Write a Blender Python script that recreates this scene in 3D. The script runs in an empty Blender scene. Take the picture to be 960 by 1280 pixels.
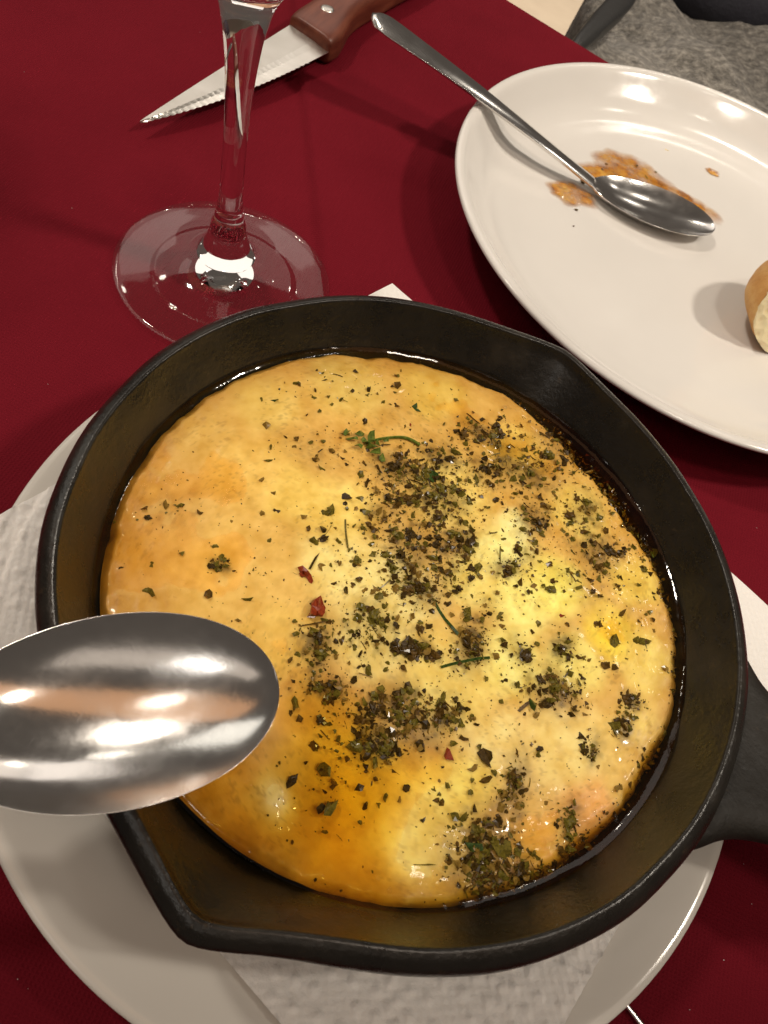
import bpy, bmesh, math, random
import numpy as np
from mathutils import Matrix, Vector

S = 0.01                      # everything below is written in centimetres
rnd = random.Random(7)
nrs = np.random.RandomState(11)
PI = math.pi
scene = bpy.context.scene

# ------------------------------------------------------------------ camera
CAM_H, PITCH, ROLL, FPX = 18.851, 0.98433, 0.44329, 942.94
fw = np.array([0, math.cos(PITCH), -math.sin(PITCH)])
_r = np.array([1.0, 0, 0]); _u = np.cross(_r, fw)
cr = math.cos(ROLL) * _r + math.sin(ROLL) * _u
cu = -math.sin(ROLL) * _r + math.cos(ROLL) * _u
cam_d = bpy.data.cameras.new('camera')
cam = bpy.data.objects.new('camera', cam_d); scene.collection.objects.link(cam)
cam.matrix_world = Matrix(((cr[0], cu[0], -fw[0], 0), (cr[1], cu[1], -fw[1], 0),
                           (cr[2], cu[2], -fw[2], CAM_H * S), (0, 0, 0, 1)))
cam_d.sensor_fit = 'HORIZONTAL'; cam_d.sensor_width = 36.0
cam_d.lens = 36.0 * FPX / 960.0
cam_d.clip_start = 0.005; cam_d.clip_end = 50
cam_d.dof.use_dof = True; cam_d.dof.focus_distance = 0.20; cam_d.dof.aperture_fstop = 60
scene.camera = cam

# ------------------------------------------------------------------ world, lamps, exposure
world = bpy.data.worlds.new('World'); scene.world = world; world.use_nodes = True
bg = world.node_tree.nodes['Background']
bg.inputs[0].default_value = (1.0, 0.84, 0.70, 1); bg.inputs[1].default_value = 0.085

def lamp(name, kind, loc, target, power, color, size=0.1, size_y=None, cone=None, blend=0.6):
    d = bpy.data.lights.new(name, kind); d.energy = power; d.color = color
    if kind == 'AREA':
        d.shape = 'DISK' if size_y is None else 'RECTANGLE'
        d.size = size * S
        if size_y: d.size_y = size_y * S
    else:
        d.shadow_soft_size = size * S
        d.spot_size = math.radians(cone); d.spot_blend = blend
    o = bpy.data.objects.new(name, d); scene.collection.objects.link(o)
    o.location = Vector(loc) * S
    o.rotation_euler = (Vector(target) - Vector(loc)).to_track_quat('-Z', 'Y').to_euler()
    return o

WARM = (1.0, 0.89, 0.75)
lamp('overhead_spot', 'SPOT', (86, 36, 118), (-7, 43, 0), 44, WARM, size=6, cone=37, blend=0.55)
lamp('overhead_spot', 'SPOT', (-76, 30, 118), (1, 36, 0), 27, WARM, size=6, cone=36, blend=0.6)
lamp('overhead_spot', 'SPOT', (40, -16, 130), (0, 34, 0), 13, WARM, size=8, cone=34, blend=0.7)
lamp('overhead_spot', 'SPOT', (30, 90, 130), (16, 76, -12), 66, WARM, size=5, cone=38, blend=1.0)  # unseen lamp added to brighten the coat
lamp('overhead_spot', 'SPOT', (-20, 230, 140), (0, 235, -76), 250, WARM, size=6, cone=60, blend=0.8)  # unseen lamp added to light the floor beyond the table
lamp('bounce_fill', 'AREA', (-50, -14, 165), (-48, 0, 0), 3.4, (1.0, 0.50, 0.23), size=380, size_y=48)  # added soft lamp standing in for warm ceiling bounce, mirrored in the spoons
lamp('bounce_fill', 'AREA', (-50, -110, 150), (-30, 4, 0), 1.9, (1.0, 0.86, 0.72), size=260, size_y=40)  # added pale fill for the grey band mirrored in the front spoon
lamp('far_fill', 'AREA', (-88, 176, 120), (-8, 26, 0), 4.2, (1.0, 0.90, 0.80), size=140, size_y=80)  # unseen fill lamp added to brighten the knife blade and glass foot
lamp('spoon_fill', 'AREA', (-80, 30, 45), (0, 10, 3), 0.35, (1.0, 0.95, 0.84), size=22, size_y=40)  # added lamp, not a window: pale patch in the spoon bowl
lamp('glint_lamp', 'AREA', (-50, -70, 110), (0, 6, 0), 0.6, (1.0, 0.95, 0.88), size=40, size_y=12)  # added to put a bright highlight in the spoon bowl
for lx, ly, lz, p in ((46, 22, 120, .3), (-58, -10, 110, .3), (-66, 150, 130, .5), (-20, 190, 150, .5), (40, 200, 150, .5), (-110, 90, 130, .4), (70, 110, 140, .4), (90, -20, 120, .3)):
    lamp('glint_lamp', 'AREA', (lx, ly, lz), (0, 15, 0), p, (1.0, 0.91, 0.78), size=7)  # small unseen lamps added for glints on the glass and dishes

scene.view_settings.view_transform = 'Standard'; scene.view_settings.look = 'None'
scene.view_settings.exposure = 0.0; scene.view_settings.gamma = 1.0
scene.view_settings.use_curve_mapping = False
scene.cycles.caustics_reflective = True; scene.cycles.caustics_refractive = True
scene.cycles.blur_glossy = 0.5
scene.cycles.sample_clamp_indirect = 4.0
scene.cycles.max_bounces = 14; scene.cycles.transmission_bounces = 12; scene.cycles.transparent_max_bounces = 12

# ------------------------------------------------------------------ helpers
def at(px, py, z):
    """point of the photograph (960 x 1280) on the level z (cm)"""
    d = (px - 480) / FPX * cr - (py - 640) / FPX * cu + fw
    t = (z - CAM_H) / d[2]
    return np.array([d[0] * t, d[1] * t, z])

def lin(r, g, b):
    f = lambda c: (c / 255 / 12.92) if c <= 10 else ((c / 255 + 0.055) / 1.055) ** 2.4
    return (f(r), f(g), f(b), 1.0)

def mesh(name, verts, faces, smooth=True):
    m = bpy.data.meshes.new(name)
    m.from_pydata([tuple(v) for v in (np.asarray(verts, float) * S)], [], [tuple(f) for f in faces])
    m.validate(); m.update()
    if smooth: m.polygons.foreach_set('use_smooth', [True] * len(m.polygons))
    return m

def obj(name, m, mat=None, parent=None, origin=None):
    """link a mesh (written in world cm) as one object; its origin moves to the parent's or to `origin`"""
    o = bpy.data.objects.new(name, m)
    if mat is not None and len(m.materials) == 0: m.materials.append(mat)
    if parent is not None:
        m.transform(Matrix.Translation(-root_loc(parent))); o.parent = parent
    elif origin is not None:
        v = Vector([float(c) for c in origin]) * S
        m.transform(Matrix.Translation(-v)); o.location = v
    scene.collection.objects.link(o)
    return o

def root_loc(o):
    v = Vector((0, 0, 0))
    while o is not None: v = v + o.location; o = o.parent
    return v

def tag(o, label, cat, group=None, kind=None):
    o['label'] = label; o['category'] = cat
    if group: o['group'] = group
    if kind: o['kind'] = kind
    return o

def thing(name, loc, label, cat, group=None):
    o = bpy.data.objects.new(name, None); scene.collection.objects.link(o)
    o.empty_display_size = 0.01
    o.location = Vector([float(c) for c in loc]) * S
    return tag(o, label, cat, group)

_perm = nrs.permutation(512)
_vals = nrs.rand(512)
def vnoise(x, y, seed=0):
    x = np.asarray(x, float) + seed * 17.3; y = np.asarray(y, float) + seed * 5.7
    xi = np.floor(x).astype(int); yi = np.floor(y).astype(int)
    fx = x - xi; fy = y - yi
    fx = fx * fx * (3 - 2 * fx); fy = fy * fy * (3 - 2 * fy)
    h = lambda a, b: _vals[_perm[(a + _perm[b % 512]) % 512]]
    return ((h(xi, yi) * (1 - fx) + h(xi + 1, yi) * fx) * (1 - fy)
            + (h(xi, yi + 1) * (1 - fx) + h(xi + 1, yi + 1) * fx) * fy) * 2 - 1
def fbm(x, y, oct=4, seed=0):
    s = 0; a = 1; n = 0
    for k in range(oct):
        s = s + a * vnoise(np.asarray(x) * 2 ** k, np.asarray(y) * 2 ** k, seed + k); n += a; a *= 0.5
    return s / n

def revolve(profile, n=128, c=(0, 0), rf=None, close=False):
    """profile: list of (r,z) ; rf(i, theta, r, z)->(r,z)"""
    V, F, ring = [], [], []
    for i, (r, z) in enumerate(profile):
        if r < 1e-6:
            ring.append([len(V)]); V.append((c[0], c[1], z))
        else:
            ids = []
            for k in range(n):
                th = 2 * PI * k / n
                rr, zz = (r, z) if rf is None else rf(i, th, r, z)
                ids.append(len(V)); V.append((c[0] + rr * math.cos(th), c[1] + rr * math.sin(th), zz))
            ring.append(ids)
    for a, b in zip(ring[:-1], ring[1:]):
        for k in range(n):
            k2 = (k + 1) % n
            if len(a) == 1 and len(b) == 1: continue
            if len(a) == 1: F.append((a[0], b[k2], b[k]))
            elif len(b) == 1: F.append((a[k], a[k2], b[0]))
            else: F.append((a[k], a[k2], b[k2], b[k]))
    return V, F

def spline(pts, n):
    """Catmull-Rom through 2-D/3-D points"""
    P = np.asarray(pts, float); P = np.vstack([2 * P[0] - P[1], P, 2 * P[-1] - P[-2]])
    out = []
    m = len(P) - 3
    for i in range(n):
        t = i / (n - 1) * m; k = min(int(t), m - 1); t -= k
        a, b, c_, d = P[k:k + 4]
        out.append(0.5 * (2 * b + (c_ - a) * t + (2 * a - 5 * b + 4 * c_ - d) * t * t + (3 * b - a - 3 * c_ + d) * t ** 3))
    return np.array(out)

# ------------------------------------------------------------------ materials
def new_mat(name):
    m = bpy.data.materials.new(name); m.use_nodes = True
    nt = m.node_tree; b = nt.nodes['Principled BSDF']
    return m, nt, b
def node(nt, typ, **kw):
    n = nt.nodes.new(typ)
    for k, v in kw.items(): setattr(n, k, v)
    return n
def noise(nt, scale, detail=4, rough=0.55, coord=None):
    n = node(nt, 'ShaderNodeTexNoise'); n.inputs['Scale'].default_value = scale
    n.inputs['Detail'].default_value = detail; n.inputs['Roughness'].default_value = rough
    if coord is not None: nt.links.new(coord, n.inputs['Vector'])
    return n
def ocoord(nt): return node(nt, 'ShaderNodeTexCoord').outputs['Object']
def ramp(nt, fac, stops):
    r = node(nt, 'ShaderNodeValToRGB'); nt.links.new(fac, r.inputs[0])
    e = r.color_ramp.elements
    e[0].position, e[0].color = stops[0]; e[1].position, e[1].color = stops[-1]
    for p, c in stops[1:-1]:
        x = e.new(p); x.color = c
    return r
def bump(nt, b, height, strength=0.3, dist=0.001, prev=None):
    n = node(nt, 'ShaderNodeBump'); n.inputs['Strength'].default_value = strength
    n.inputs['Distance'].default_value = dist
    nt.links.new(height, n.inputs['Height'])
    if prev is not None: nt.links.new(prev.outputs[0], n.inputs['Normal'])
    nt.links.new(n.outputs[0], b.inputs['Normal']); return n
def g(v): return (v, v, v, 1)

# burgundy woven cloth
M_cloth, nt, b = new_mat('burgundy_cloth'); co = ocoord(nt)
n1 = noise(nt, 9, 4, 0.6, co)
r1 = ramp(nt, n1.outputs[0], [(0.3, (0.118, 0.0058, 0.0120, 1)), (0.7, (0.158, 0.0082, 0.0165, 1))])
nt.links.new(r1.outputs[0], b.inputs['Base Color'])
b.inputs['Roughness'].default_value = 0.78; b.inputs['Specular IOR Level'].default_value = 0.04
b.inputs['Sheen Weight'].default_value = 0.0; b.inputs['Sheen Roughness'].default_value = 0.4
b.inputs['Sheen Tint'].default_value = (0.9, 0.25, 0.3, 1)
w1 = node(nt, 'ShaderNodeTexWave', wave_type='BANDS', bands_direction='X'); w1.inputs['Scale'].default_value = 300; w1.inputs['Distortion'].default_value = 0.6
w2 = node(nt, 'ShaderNodeTexWave', wave_type='BANDS', bands_direction='Y'); w2.inputs['Scale'].default_value = 300; w2.inputs['Distortion'].default_value = 0.6
nt.links.new(co, w1.inputs[0]); nt.links.new(co, w2.inputs[0])
mx = node(nt, 'ShaderNodeMath', operation='MAXIMUM'); nt.links.new(w1.outputs['Fac'], mx.inputs[0]); nt.links.new(w2.outputs['Fac'], mx.inputs[1])
bb = bump(nt, b, mx.outputs[0], 0.6, 0.0003)
n2 = noise(nt, 60, 5, 0.6, co); bump(nt, b, n2.outputs[0], 0.45, 0.0020, bb)

def ceramic(name, col, rough=0.12):
    m, nt, b = new_mat(name); co = ocoord(nt)
    n = noise(nt, 35, 3, 0.5, co)
    r = ramp(nt, n.outputs[0], [(0.3, tuple(c * 0.97 for c in col[:3]) + (1,)), (0.7, col)])
    nt.links.new(r.outputs[0], b.inputs['Base Color'])
    n3 = noise(nt, 160, 4, 0.6, co)
    rr = ramp(nt, n3.outputs[0], [(0.3, g(rough * 0.8)), (0.8, g(rough * 1.9))])
    nt.links.new(rr.outputs[0], b.inputs['Roughness'])
    b.inputs['IOR'].default_value = 1.5
    n4 = noise(nt, 14, 2, 0.5, co); bump(nt, b, n4.outputs[0], 0.12, 0.002)
    return m
M_plate = ceramic('cream_glazed_ceramic', (0.66, 0.635, 0.59, 1))
M_plate2 = ceramic('white_glazed_ceramic', (0.71, 0.69, 0.66, 1), 0.10)

# seasoned cast iron
M_iron, nt, b = new_mat('seasoned_cast_iron'); co = ocoord(nt)
n1 = noise(nt, 45, 6, 0.65, co)
n8 = noise(nt, 260, 5, 0.75, co); r8 = ramp(nt, n8.outputs[0], [(0.62, g(0.0)), (0.74, g(1.0))])
r1 = ramp(nt, n1.outputs[0], [(0.25, (0.006, 0.005, 0.004, 1)), (0.55, (0.013, 0.0105, 0.0075, 1)), (0.8, (0.030, 0.023, 0.015, 1))])
mi_ = node(nt, 'ShaderNodeMix', data_type='RGBA'); nt.links.new(r8.outputs[0], mi_.inputs[0]); nt.links.new(r1.outputs[0], mi_.inputs[6]); mi_.inputs[7].default_value = (0.045, 0.030, 0.016, 1)
nt.links.new(mi_.outputs[2], b.inputs['Base Color'])
n2 = noise(nt, 90, 5, 0.7, co)
r2 = ramp(nt, n2.outputs[0], [(0.3, g(0.20)), (0.7, g(0.40))]); nt.links.new(r2.outputs[0], b.inputs['Roughness'])
n3 = noise(nt, 700, 4, 0.6, co); bb = bump(nt, b, n3.outputs[0], 0.42, 0.0004)
n4 = noise(nt, 160, 4, 0.6, co); bump(nt, b, n4.outputs[0], 0.3, 0.0008, bb)
b.inputs['Coat Weight'].default_value = 0.12; b.inputs['Coat Roughness'].default_value = 0.3

def steel(name, rough=0.16, tint=(0.62, 0.60, 0.58, 1), aniso=0.0, scr=0.3):
    m, nt, b = new_mat(name); co = ocoord(nt)
    b.inputs['Metallic'].default_value = 1
    b.inputs['Base Color'].default_value = tint
    mp = node(nt, 'ShaderNodeMapping'); mp.inputs['Scale'].default_value = (90, 160, 160); nt.links.new(co, mp.inputs[0])
    n = noise(nt, 1.0, 5, 0.7, mp.outputs[0])
    r = ramp(nt, n.outputs[0], [(0.3, g(rough * 0.85)), (0.75, g(rough * 1.35))]); nt.links.new(r.outputs[0], b.inputs['Roughness'])
    n2 = noise(nt, 900, 3, 0.7, co); bb = bump(nt, b, n2.outputs[0], scr * 0.3, 0.0001)
    n3 = noise(nt, 60, 3, 0.5, co); bump(nt, b, n3.outputs[0], scr * 0.5, 0.0006, bb)
    n4 = noise(nt, 75, 5, 0.7, co); r4 = ramp(nt, n4.outputs[0], [(0.46, g(0.0)), (0.75, g(0.08))])
    mp2 = node(nt, 'ShaderNodeMapping'); mp2.inputs['Scale'].default_value = (1500, 90, 300); mp2.inputs['Rotation'].default_value = (0.2, 0.1, 0.9); nt.links.new(co, mp2.inputs[0])
    n6 = noise(nt, 1.0, 3, 0.6, mp2.outputs[0]); r6 = ramp(nt, n6.outputs[0], [(0.66, g(0.0)), (0.78, g(0.07))])
    ad = node(nt, 'ShaderNodeMath', operation='ADD'); nt.links.new(r.outputs[0], ad.inputs[0]); nt.links.new(r4.outputs[0], ad.inputs[1])
    ad2 = node(nt, 'ShaderNodeMath', operation='ADD'); nt.links.new(ad.outputs[0], ad2.inputs[0]); nt.links.new(r6.outputs[0], ad2.inputs[1]); nt.links.new(ad2.outputs[0], b.inputs['Roughness'])
    return m
M_steel = steel('worn_stainless_steel', 0.14, (0.77, 0.75, 0.73, 1))
M_blade = steel('brushed_blade_steel', 0.36, (0.66, 0.63, 0.58, 1))
M_edge = steel('ground_edge_steel', 0.30, (0.72, 0.69, 0.64, 1))

# clear glass
M_glass, nt, b = new_mat('clear_glass')
b.inputs['Base Color'].default_value = (0.985, 0.985, 0.98, 1); b.inputs['Roughness'].default_value = 0.0
b.inputs['Transmission Weight'].default_value = 1; b.inputs['IOR'].default_value = 1.5
co = ocoord(nt); n1 = noise(nt, 130, 2, 0.5, co); bump(nt, b, n1.outputs[0], 0.10, 0.0006)

M_thin, nt, b = new_mat('thin_clear_glass'); nt.nodes.remove(b)
tr_ = node(nt, 'ShaderNodeBsdfTransparent'); tr_.inputs[0].default_value = (0.99, 0.985, 0.98, 1)
gl_ = node(nt, 'ShaderNodeBsdfGlossy'); gl_.inputs['Roughness'].default_value = 0.05
fr_ = node(nt, 'ShaderNodeFresnel'); ge_ = node(nt, 'ShaderNodeNewGeometry')
io_ = node(nt, 'ShaderNodeMath', operation='MULTIPLY_ADD'); nt.links.new(ge_.outputs['Backfacing'], io_.inputs[0]); io_.inputs[1].default_value = 1 / 1.5 - 1.5; io_.inputs[2].default_value = 1.5
nt.links.new(io_.outputs[0], fr_.inputs[0])
mx_ = node(nt, 'ShaderNodeMixShader'); nt.links.new(fr_.outputs[0], mx_.inputs[0]); nt.links.new(tr_.outputs[0], mx_.inputs[1]); nt.links.new(gl_.outputs[0], mx_.inputs[2])
nt.links.new(mx_.outputs[0], nt.nodes['Material Output'].inputs[0])
co = ocoord(nt); n1 = noise(nt, 60, 2, 0.5, co); bn_ = node(nt, 'ShaderNodeBump'); bn_.inputs['Strength'].default_value = 0.10; bn_.inputs['Distance'].default_value = 0.0003
nt.links.new(n1.outputs[0], bn_.inputs['Height']); nt.links.new(bn_.outputs[0], gl_.inputs['Normal'])

M_iron2 = M_iron.copy(); M_iron2.name = 'dull_cast_iron'
for n_ in M_iron2.node_tree.nodes:
    if n_.bl_idname == 'ShaderNodeValToRGB' and abs(n_.color_ramp.elements[0].color[0] - 0.20) < 0.01:
        n_.color_ramp.elements[0].color = g(0.5); n_.color_ramp.elements[1].color = g(0.75)
M_iron2.node_tree.nodes['Principled BSDF'].inputs['Coat Weight'].default_value = 0.0
M_iron2.node_tree.nodes['Principled BSDF'].inputs['Specular IOR Level'].default_value = 0.3

# red-brown wood
M_wood, nt, b = new_mat('red_brown_wood'); co = ocoord(nt)
mp = node(nt, 'ShaderNodeMapping'); mp.inputs['Scale'].default_value = (220, 26, 220); nt.links.new(co, mp.inputs[0])
mp.inputs['Rotation'].default_value = (0, 0, -0.24)
n1 = noise(nt, 1.0, 6, 0.6, mp.outputs[0])
r1 = ramp(nt, n1.outputs[0], [(0.3, (0.075, 0.016, 0.009, 1)), (0.55, (0.15, 0.040, 0.020, 1)), (0.75, (0.21, 0.065, 0.034, 1))])
nt.links.new(r1.outputs[0], b.inputs['Base Color']); b.inputs['Roughness'].default_value = 0.42
bump(nt, b, n1.outputs[0], 0.15, 0.0004)

# napkin paper
M_paper, nt, b = new_mat('embossed_paper'); co = ocoord(nt)
b.inputs['Base Color'].default_value = (0.82, 0.80, 0.775, 1); b.inputs['Roughness'].default_value = 0.9
b.inputs['Specular IOR Level'].default_value = 0.15
b.inputs['Subsurface Weight'].default_value = 0.15; b.inputs['Subsurface Radius'].default_value = (0.002, 0.0018, 0.0016)
n1 = noise(nt, 260, 5, 0.7, co); bump(nt, b, n1.outputs[0], 0.6, 0.0008)

# melted cheese: colour comes from a point attribute (cheese / amber oil / browned skin)
M_cheese, nt, b = new_mat('melted_cheese'); co = ocoord(nt)
at_c = node(nt, 'ShaderNodeAttribute', attribute_name='tone')
n1 = noise(nt, 55, 6, 0.65, co)
r1 = ramp(nt, n1.outputs[0], [(0.25, (0.93, 0.88, 0.75, 1)), (0.5, (1, 1, 1, 1)), (0.75, (1.0, 1.0, 0.98, 1))])
mixc = node(nt, 'ShaderNodeMix', data_type='RGBA', blend_type='MULTIPLY'); mixc.inputs[0].default_value = 1.0
nt.links.new(at_c.outputs['Color'], mixc.inputs[6]); nt.links.new(r1.outputs[0], mixc.inputs[7])
n5 = noise(nt, 420, 3, 0.6, co)
r5 = ramp(nt, n5.outputs[0], [(0.66, (1, 1, 1, 1)), (0.78, (0.72, 0.55, 0.30, 1))])
mix2 = node(nt, 'ShaderNodeMix', data_type='RGBA', blend_type='MULTIPLY'); mix2.inputs[0].default_value = 0.55
nt.links.new(mixc.outputs[2], mix2.inputs[6]); nt.links.new(r5.outputs[0], mix2.inputs[7])
nt.links.new(mix2.outputs[2], b.inputs['Base Color'])
b.inputs['Subsurface Weight'].default_value = 0.35
b.inputs['Subsurface Radius'].default_value = (0.0022, 0.0020, 0.0013); b.inputs['Subsurface Scale'].default_value = 1.0
n2 = noise(nt, 130, 4, 0.6, co)
rr = ramp(nt, n2.outputs[0], [(0.35, g(0.36)), (0.7, g(0.58))]); nt.links.new(rr.outputs[0], b.inputs['Roughness'])
b.inputs['Coat Weight'].default_value = 0.25; b.inputs['Coat Roughness'].default_value = 0.05; b.inputs['Specular IOR Level'].default_value = 0.35
n3 = noise(nt, 240, 4, 0.6, co); bb = bump(nt, b, n3.outputs[0], 0.22, 0.0006)
n4 = noise(nt, 900, 2, 0.5, co); bump(nt, b, n4.outputs[0], 0.15, 0.0003, bb)

# golden frying oil: clear, tinted by the real depth of oil over the cheese (point attribute, cm)
M_oil, nt, b = new_mat('golden_frying_oil'); nt.nodes.remove(b)
dp_ = node(nt, 'ShaderNodeAttribute', attribute_name='depth')
cmb = node(nt, 'ShaderNodeCombineColor')
for ch, k in zip('Red Green Blue'.split(), (0.60, 1.65, 8.5)):
    m_ = node(nt, 'ShaderNodeMath', operation='MULTIPLY'); m_.inputs[1].default_value = -k; nt.links.new(dp_.outputs['Fac'], m_.inputs[0])
    e_ = node(nt, 'ShaderNodeMath', operation='EXPONENT'); nt.links.new(m_.outputs[0], e_.inputs[0]); nt.links.new(e_.outputs[0], cmb.inputs[ch])
tr_ = node(nt, 'ShaderNodeBsdfTransparent'); nt.links.new(cmb.outputs[0], tr_.inputs[0])
gl_ = node(nt, 'ShaderNodeBsdfGlossy'); gl_.inputs['Roughness'].default_value = 0.06
fr_ = node(nt, 'ShaderNodeFresnel'); fr_.inputs[0].default_value = 1.46
mx_ = node(nt, 'ShaderNodeMixShader'); nt.links.new(fr_.outputs[0], mx_.inputs[0]); nt.links.new(tr_.outputs[0], mx_.inputs[1]); nt.links.new(gl_.outputs[0], mx_.inputs[2])
nt.links.new(mx_.outputs[0], nt.nodes['Material Output'].inputs[0])
n1 = noise(nt, 150, 3, 0.55, ocoord(nt)); bn_ = node(nt, 'ShaderNodeBump'); bn_.inputs['Strength'].default_value = 0.15; bn_.inputs['Distance'].default_value = 0.001
nt.links.new(n1.outputs[0], bn_.inputs['Height']); nt.links.new(bn_.outputs[0], gl_.inputs['Normal'])

def herb(name, c1, c2, rough=0.24, coat=0.12):
    m, nt, b = new_mat(name); co = ocoord(nt)
    n = noise(nt, 900, 3, 0.6, co)
    r = ramp(nt, n.outputs[0], [(0.3, c1), (0.7, c2)]); nt.links.new(r.outputs[0], b.inputs['Base Color'])
    b.inputs['Roughness'].default_value = rough; b.inputs['Specular IOR Level'].default_value = 0.22; b.inputs['Coat Weight'].default_value = coat; b.inputs['Coat Roughness'].default_value = 0.1
    return m
M_herbs = [herb('dark_dried_herb', (0.016, 0.009, 0.002, 1), (0.080, 0.046, 0.008, 1)),
           herb('brown_dried_herb', (0.050, 0.026, 0.004, 1), (0.14, 0.075, 0.013, 1)),
           herb('olive_dried_herb', (0.060, 0.050, 0.006, 1), (0.19, 0.145, 0.018, 1)),
           herb('tan_dried_herb', (0.15, 0.085, 0.014, 1), (0.30, 0.185, 0.035, 1)),
           herb('green_parsley', (0.015, 0.035, 0.006, 1), (0.06, 0.10, 0.018, 1)),
           herb('red_chili', (0.16, 0.018, 0.006, 1), (0.30, 0.05, 0.012, 1)),
           herb('bright_green_parsley', (0.05, 0.09, 0.012, 1), (0.16, 0.20, 0.03, 1))]

# ------------------------------------------------------------------ floor and cloth
def quad_grid(nx, ny, fn):
    V = [fn(i / (nx - 1), j / (ny - 1)) for j in range(ny) for i in range(nx)]
    F = [(j * nx + i, j * nx + i + 1, (j + 1) * nx + i + 1, (j + 1) * nx + i) for j in range(ny - 1) for i in range(nx - 1)]
    return V, F

M_floor, nt, b = new_mat('beige_floor'); co = ocoord(nt)
n1 = noise(nt, 6, 5, 0.6, co)
r1 = ramp(nt, n1.outputs[0], [(0.3, (0.50, 0.41, 0.31, 1)), (0.7, (0.62, 0.52, 0.40, 1))]); nt.links.new(r1.outputs[0], b.inputs['Base Color'])
b.inputs['Roughness'].default_value = 0.5
V, F = quad_grid(2, 2, lambda u, v: (-300 + 600 * u, -200 + 700 * v, -76))
fl = obj('floor', mesh('floor', V, F, False), M_floor); fl['kind'] = 'structure'

EA, EB = at(645, 0, 0)[:2], at(775, 80, 0)[:2]
ed = (EB - EA) / np.linalg.norm(EB - EA); en = np.array([-ed[1], ed[0]])     # along / beyond the far table edge
CF = [at(375, 95, 0)[:2], at(388, 230, 0)[:2], at(405, 370, 0)[:2]]          # ironed fold in the cloth
fd = (CF[2] - CF[0]) / np.linalg.norm(CF[2] - CF[0]); fn_ = np.array([-fd[1], fd[0]])
def cloth_xyz(a, d):
    """a along the edge from EA, d = distance back from the edge (negative: hangs over it)"""
    if d >= 0.6: x, y = EA + ed * a - en * d; z = 0.0
    else:
        s = 0.6 - d; r = 0.6
        if s < r * PI / 2:
            t = s / r; off = -0.6 + r * math.sin(t); z = -r * (1 - math.cos(t))
        else: off = 0.0; z = -r - (s - r * PI / 2)
        wob = 0.25 * math.sin(a * 0.45) * min(1, max(0, -z) / 8)
        x, y = EA + ed * a + en * (off + wob)
    q = (np.array([x, y]) - CF[0]) @ fn_
    qq = min(1.0, max(0.0, (q + 0.15) / 0.3)); cr_ = 0.20 * (qq * qq * (3 - 2 * qq)) * math.exp(-max(0.0, q) / 6) + 0.03 * math.exp(-((q - 0.3) / 0.2) ** 2)
    und = 0.035 * float(fbm(x * 0.11, y * 0.11, 3, 3))
    return (x, y, z + (cr_ + und - 0.06 if d >= 0 else 0))
ds = list(np.linspace(-26, -1, 16)) + list(np.linspace(-0.6, 0.8, 14)) + list(np.linspace(1.2, 64, 330))
as_ = np.linspace(-42, 46, 460)
V = [cloth_xyz(a, d) for d in ds for a in as_]; nx = len(as_)
F = [(j * nx + i, (j + 1) * nx + i, (j + 1) * nx + i + 1, j * nx + i + 1) for j in range(len(ds) - 1) for i in range(nx - 1)]
tc = obj('tablecloth', mesh('tablecloth', V, F), M_cloth, origin=(0, 20, 0))
tag(tc, 'burgundy woven tablecloth with an ironed fold line, under all the dishes', 'tablecloth')

# ------------------------------------------------------------------ small plate under the skillet
P1 = (1.32, 8.36)
p1_prof = [(0, 0.55), (5.2, 0.55), (5.35, 0.0), (5.75, 0.0), (5.95, 0.5), (7.6, 0.95), (9.1, 1.45), (9.45, 1.62), (9.52, 1.72), (9.50, 1.80),
           (9.38, 1.84), (9.15, 1.80), (8.2, 1.50), (7.2, 1.12), (6.6, 0.88), (6.1, 0.80), (0, 0.80)]
def smooth_prof(p, n):
    q = spline(p, n); q[:, 0] = np.maximum(q[:, 0], 0); q[0] = p[0]; q[-1] = p[-1]
    return [tuple(v) for v in q]
V, F = revolve(smooth_prof(p1_prof, 90), 160, P1)
pl1 = obj('small_plate', mesh('small_plate', V, F), M_plate, origin=(P1[0], P1[1], 0))
tag(pl1, 'small cream round plate beneath the cast iron skillet and paper napkin', 'plate')
_pr = np.array([(0, 0.80), (6.1, 0.80), (6.6, 0.88), (7.2, 1.12), (8.2, 1.50), (9.15, 1.80), (9.4, 1.84), (30, 1.84)])
def z_plate1(r): return np.interp(r, _pr[:, 0], _pr[:, 1])

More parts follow.
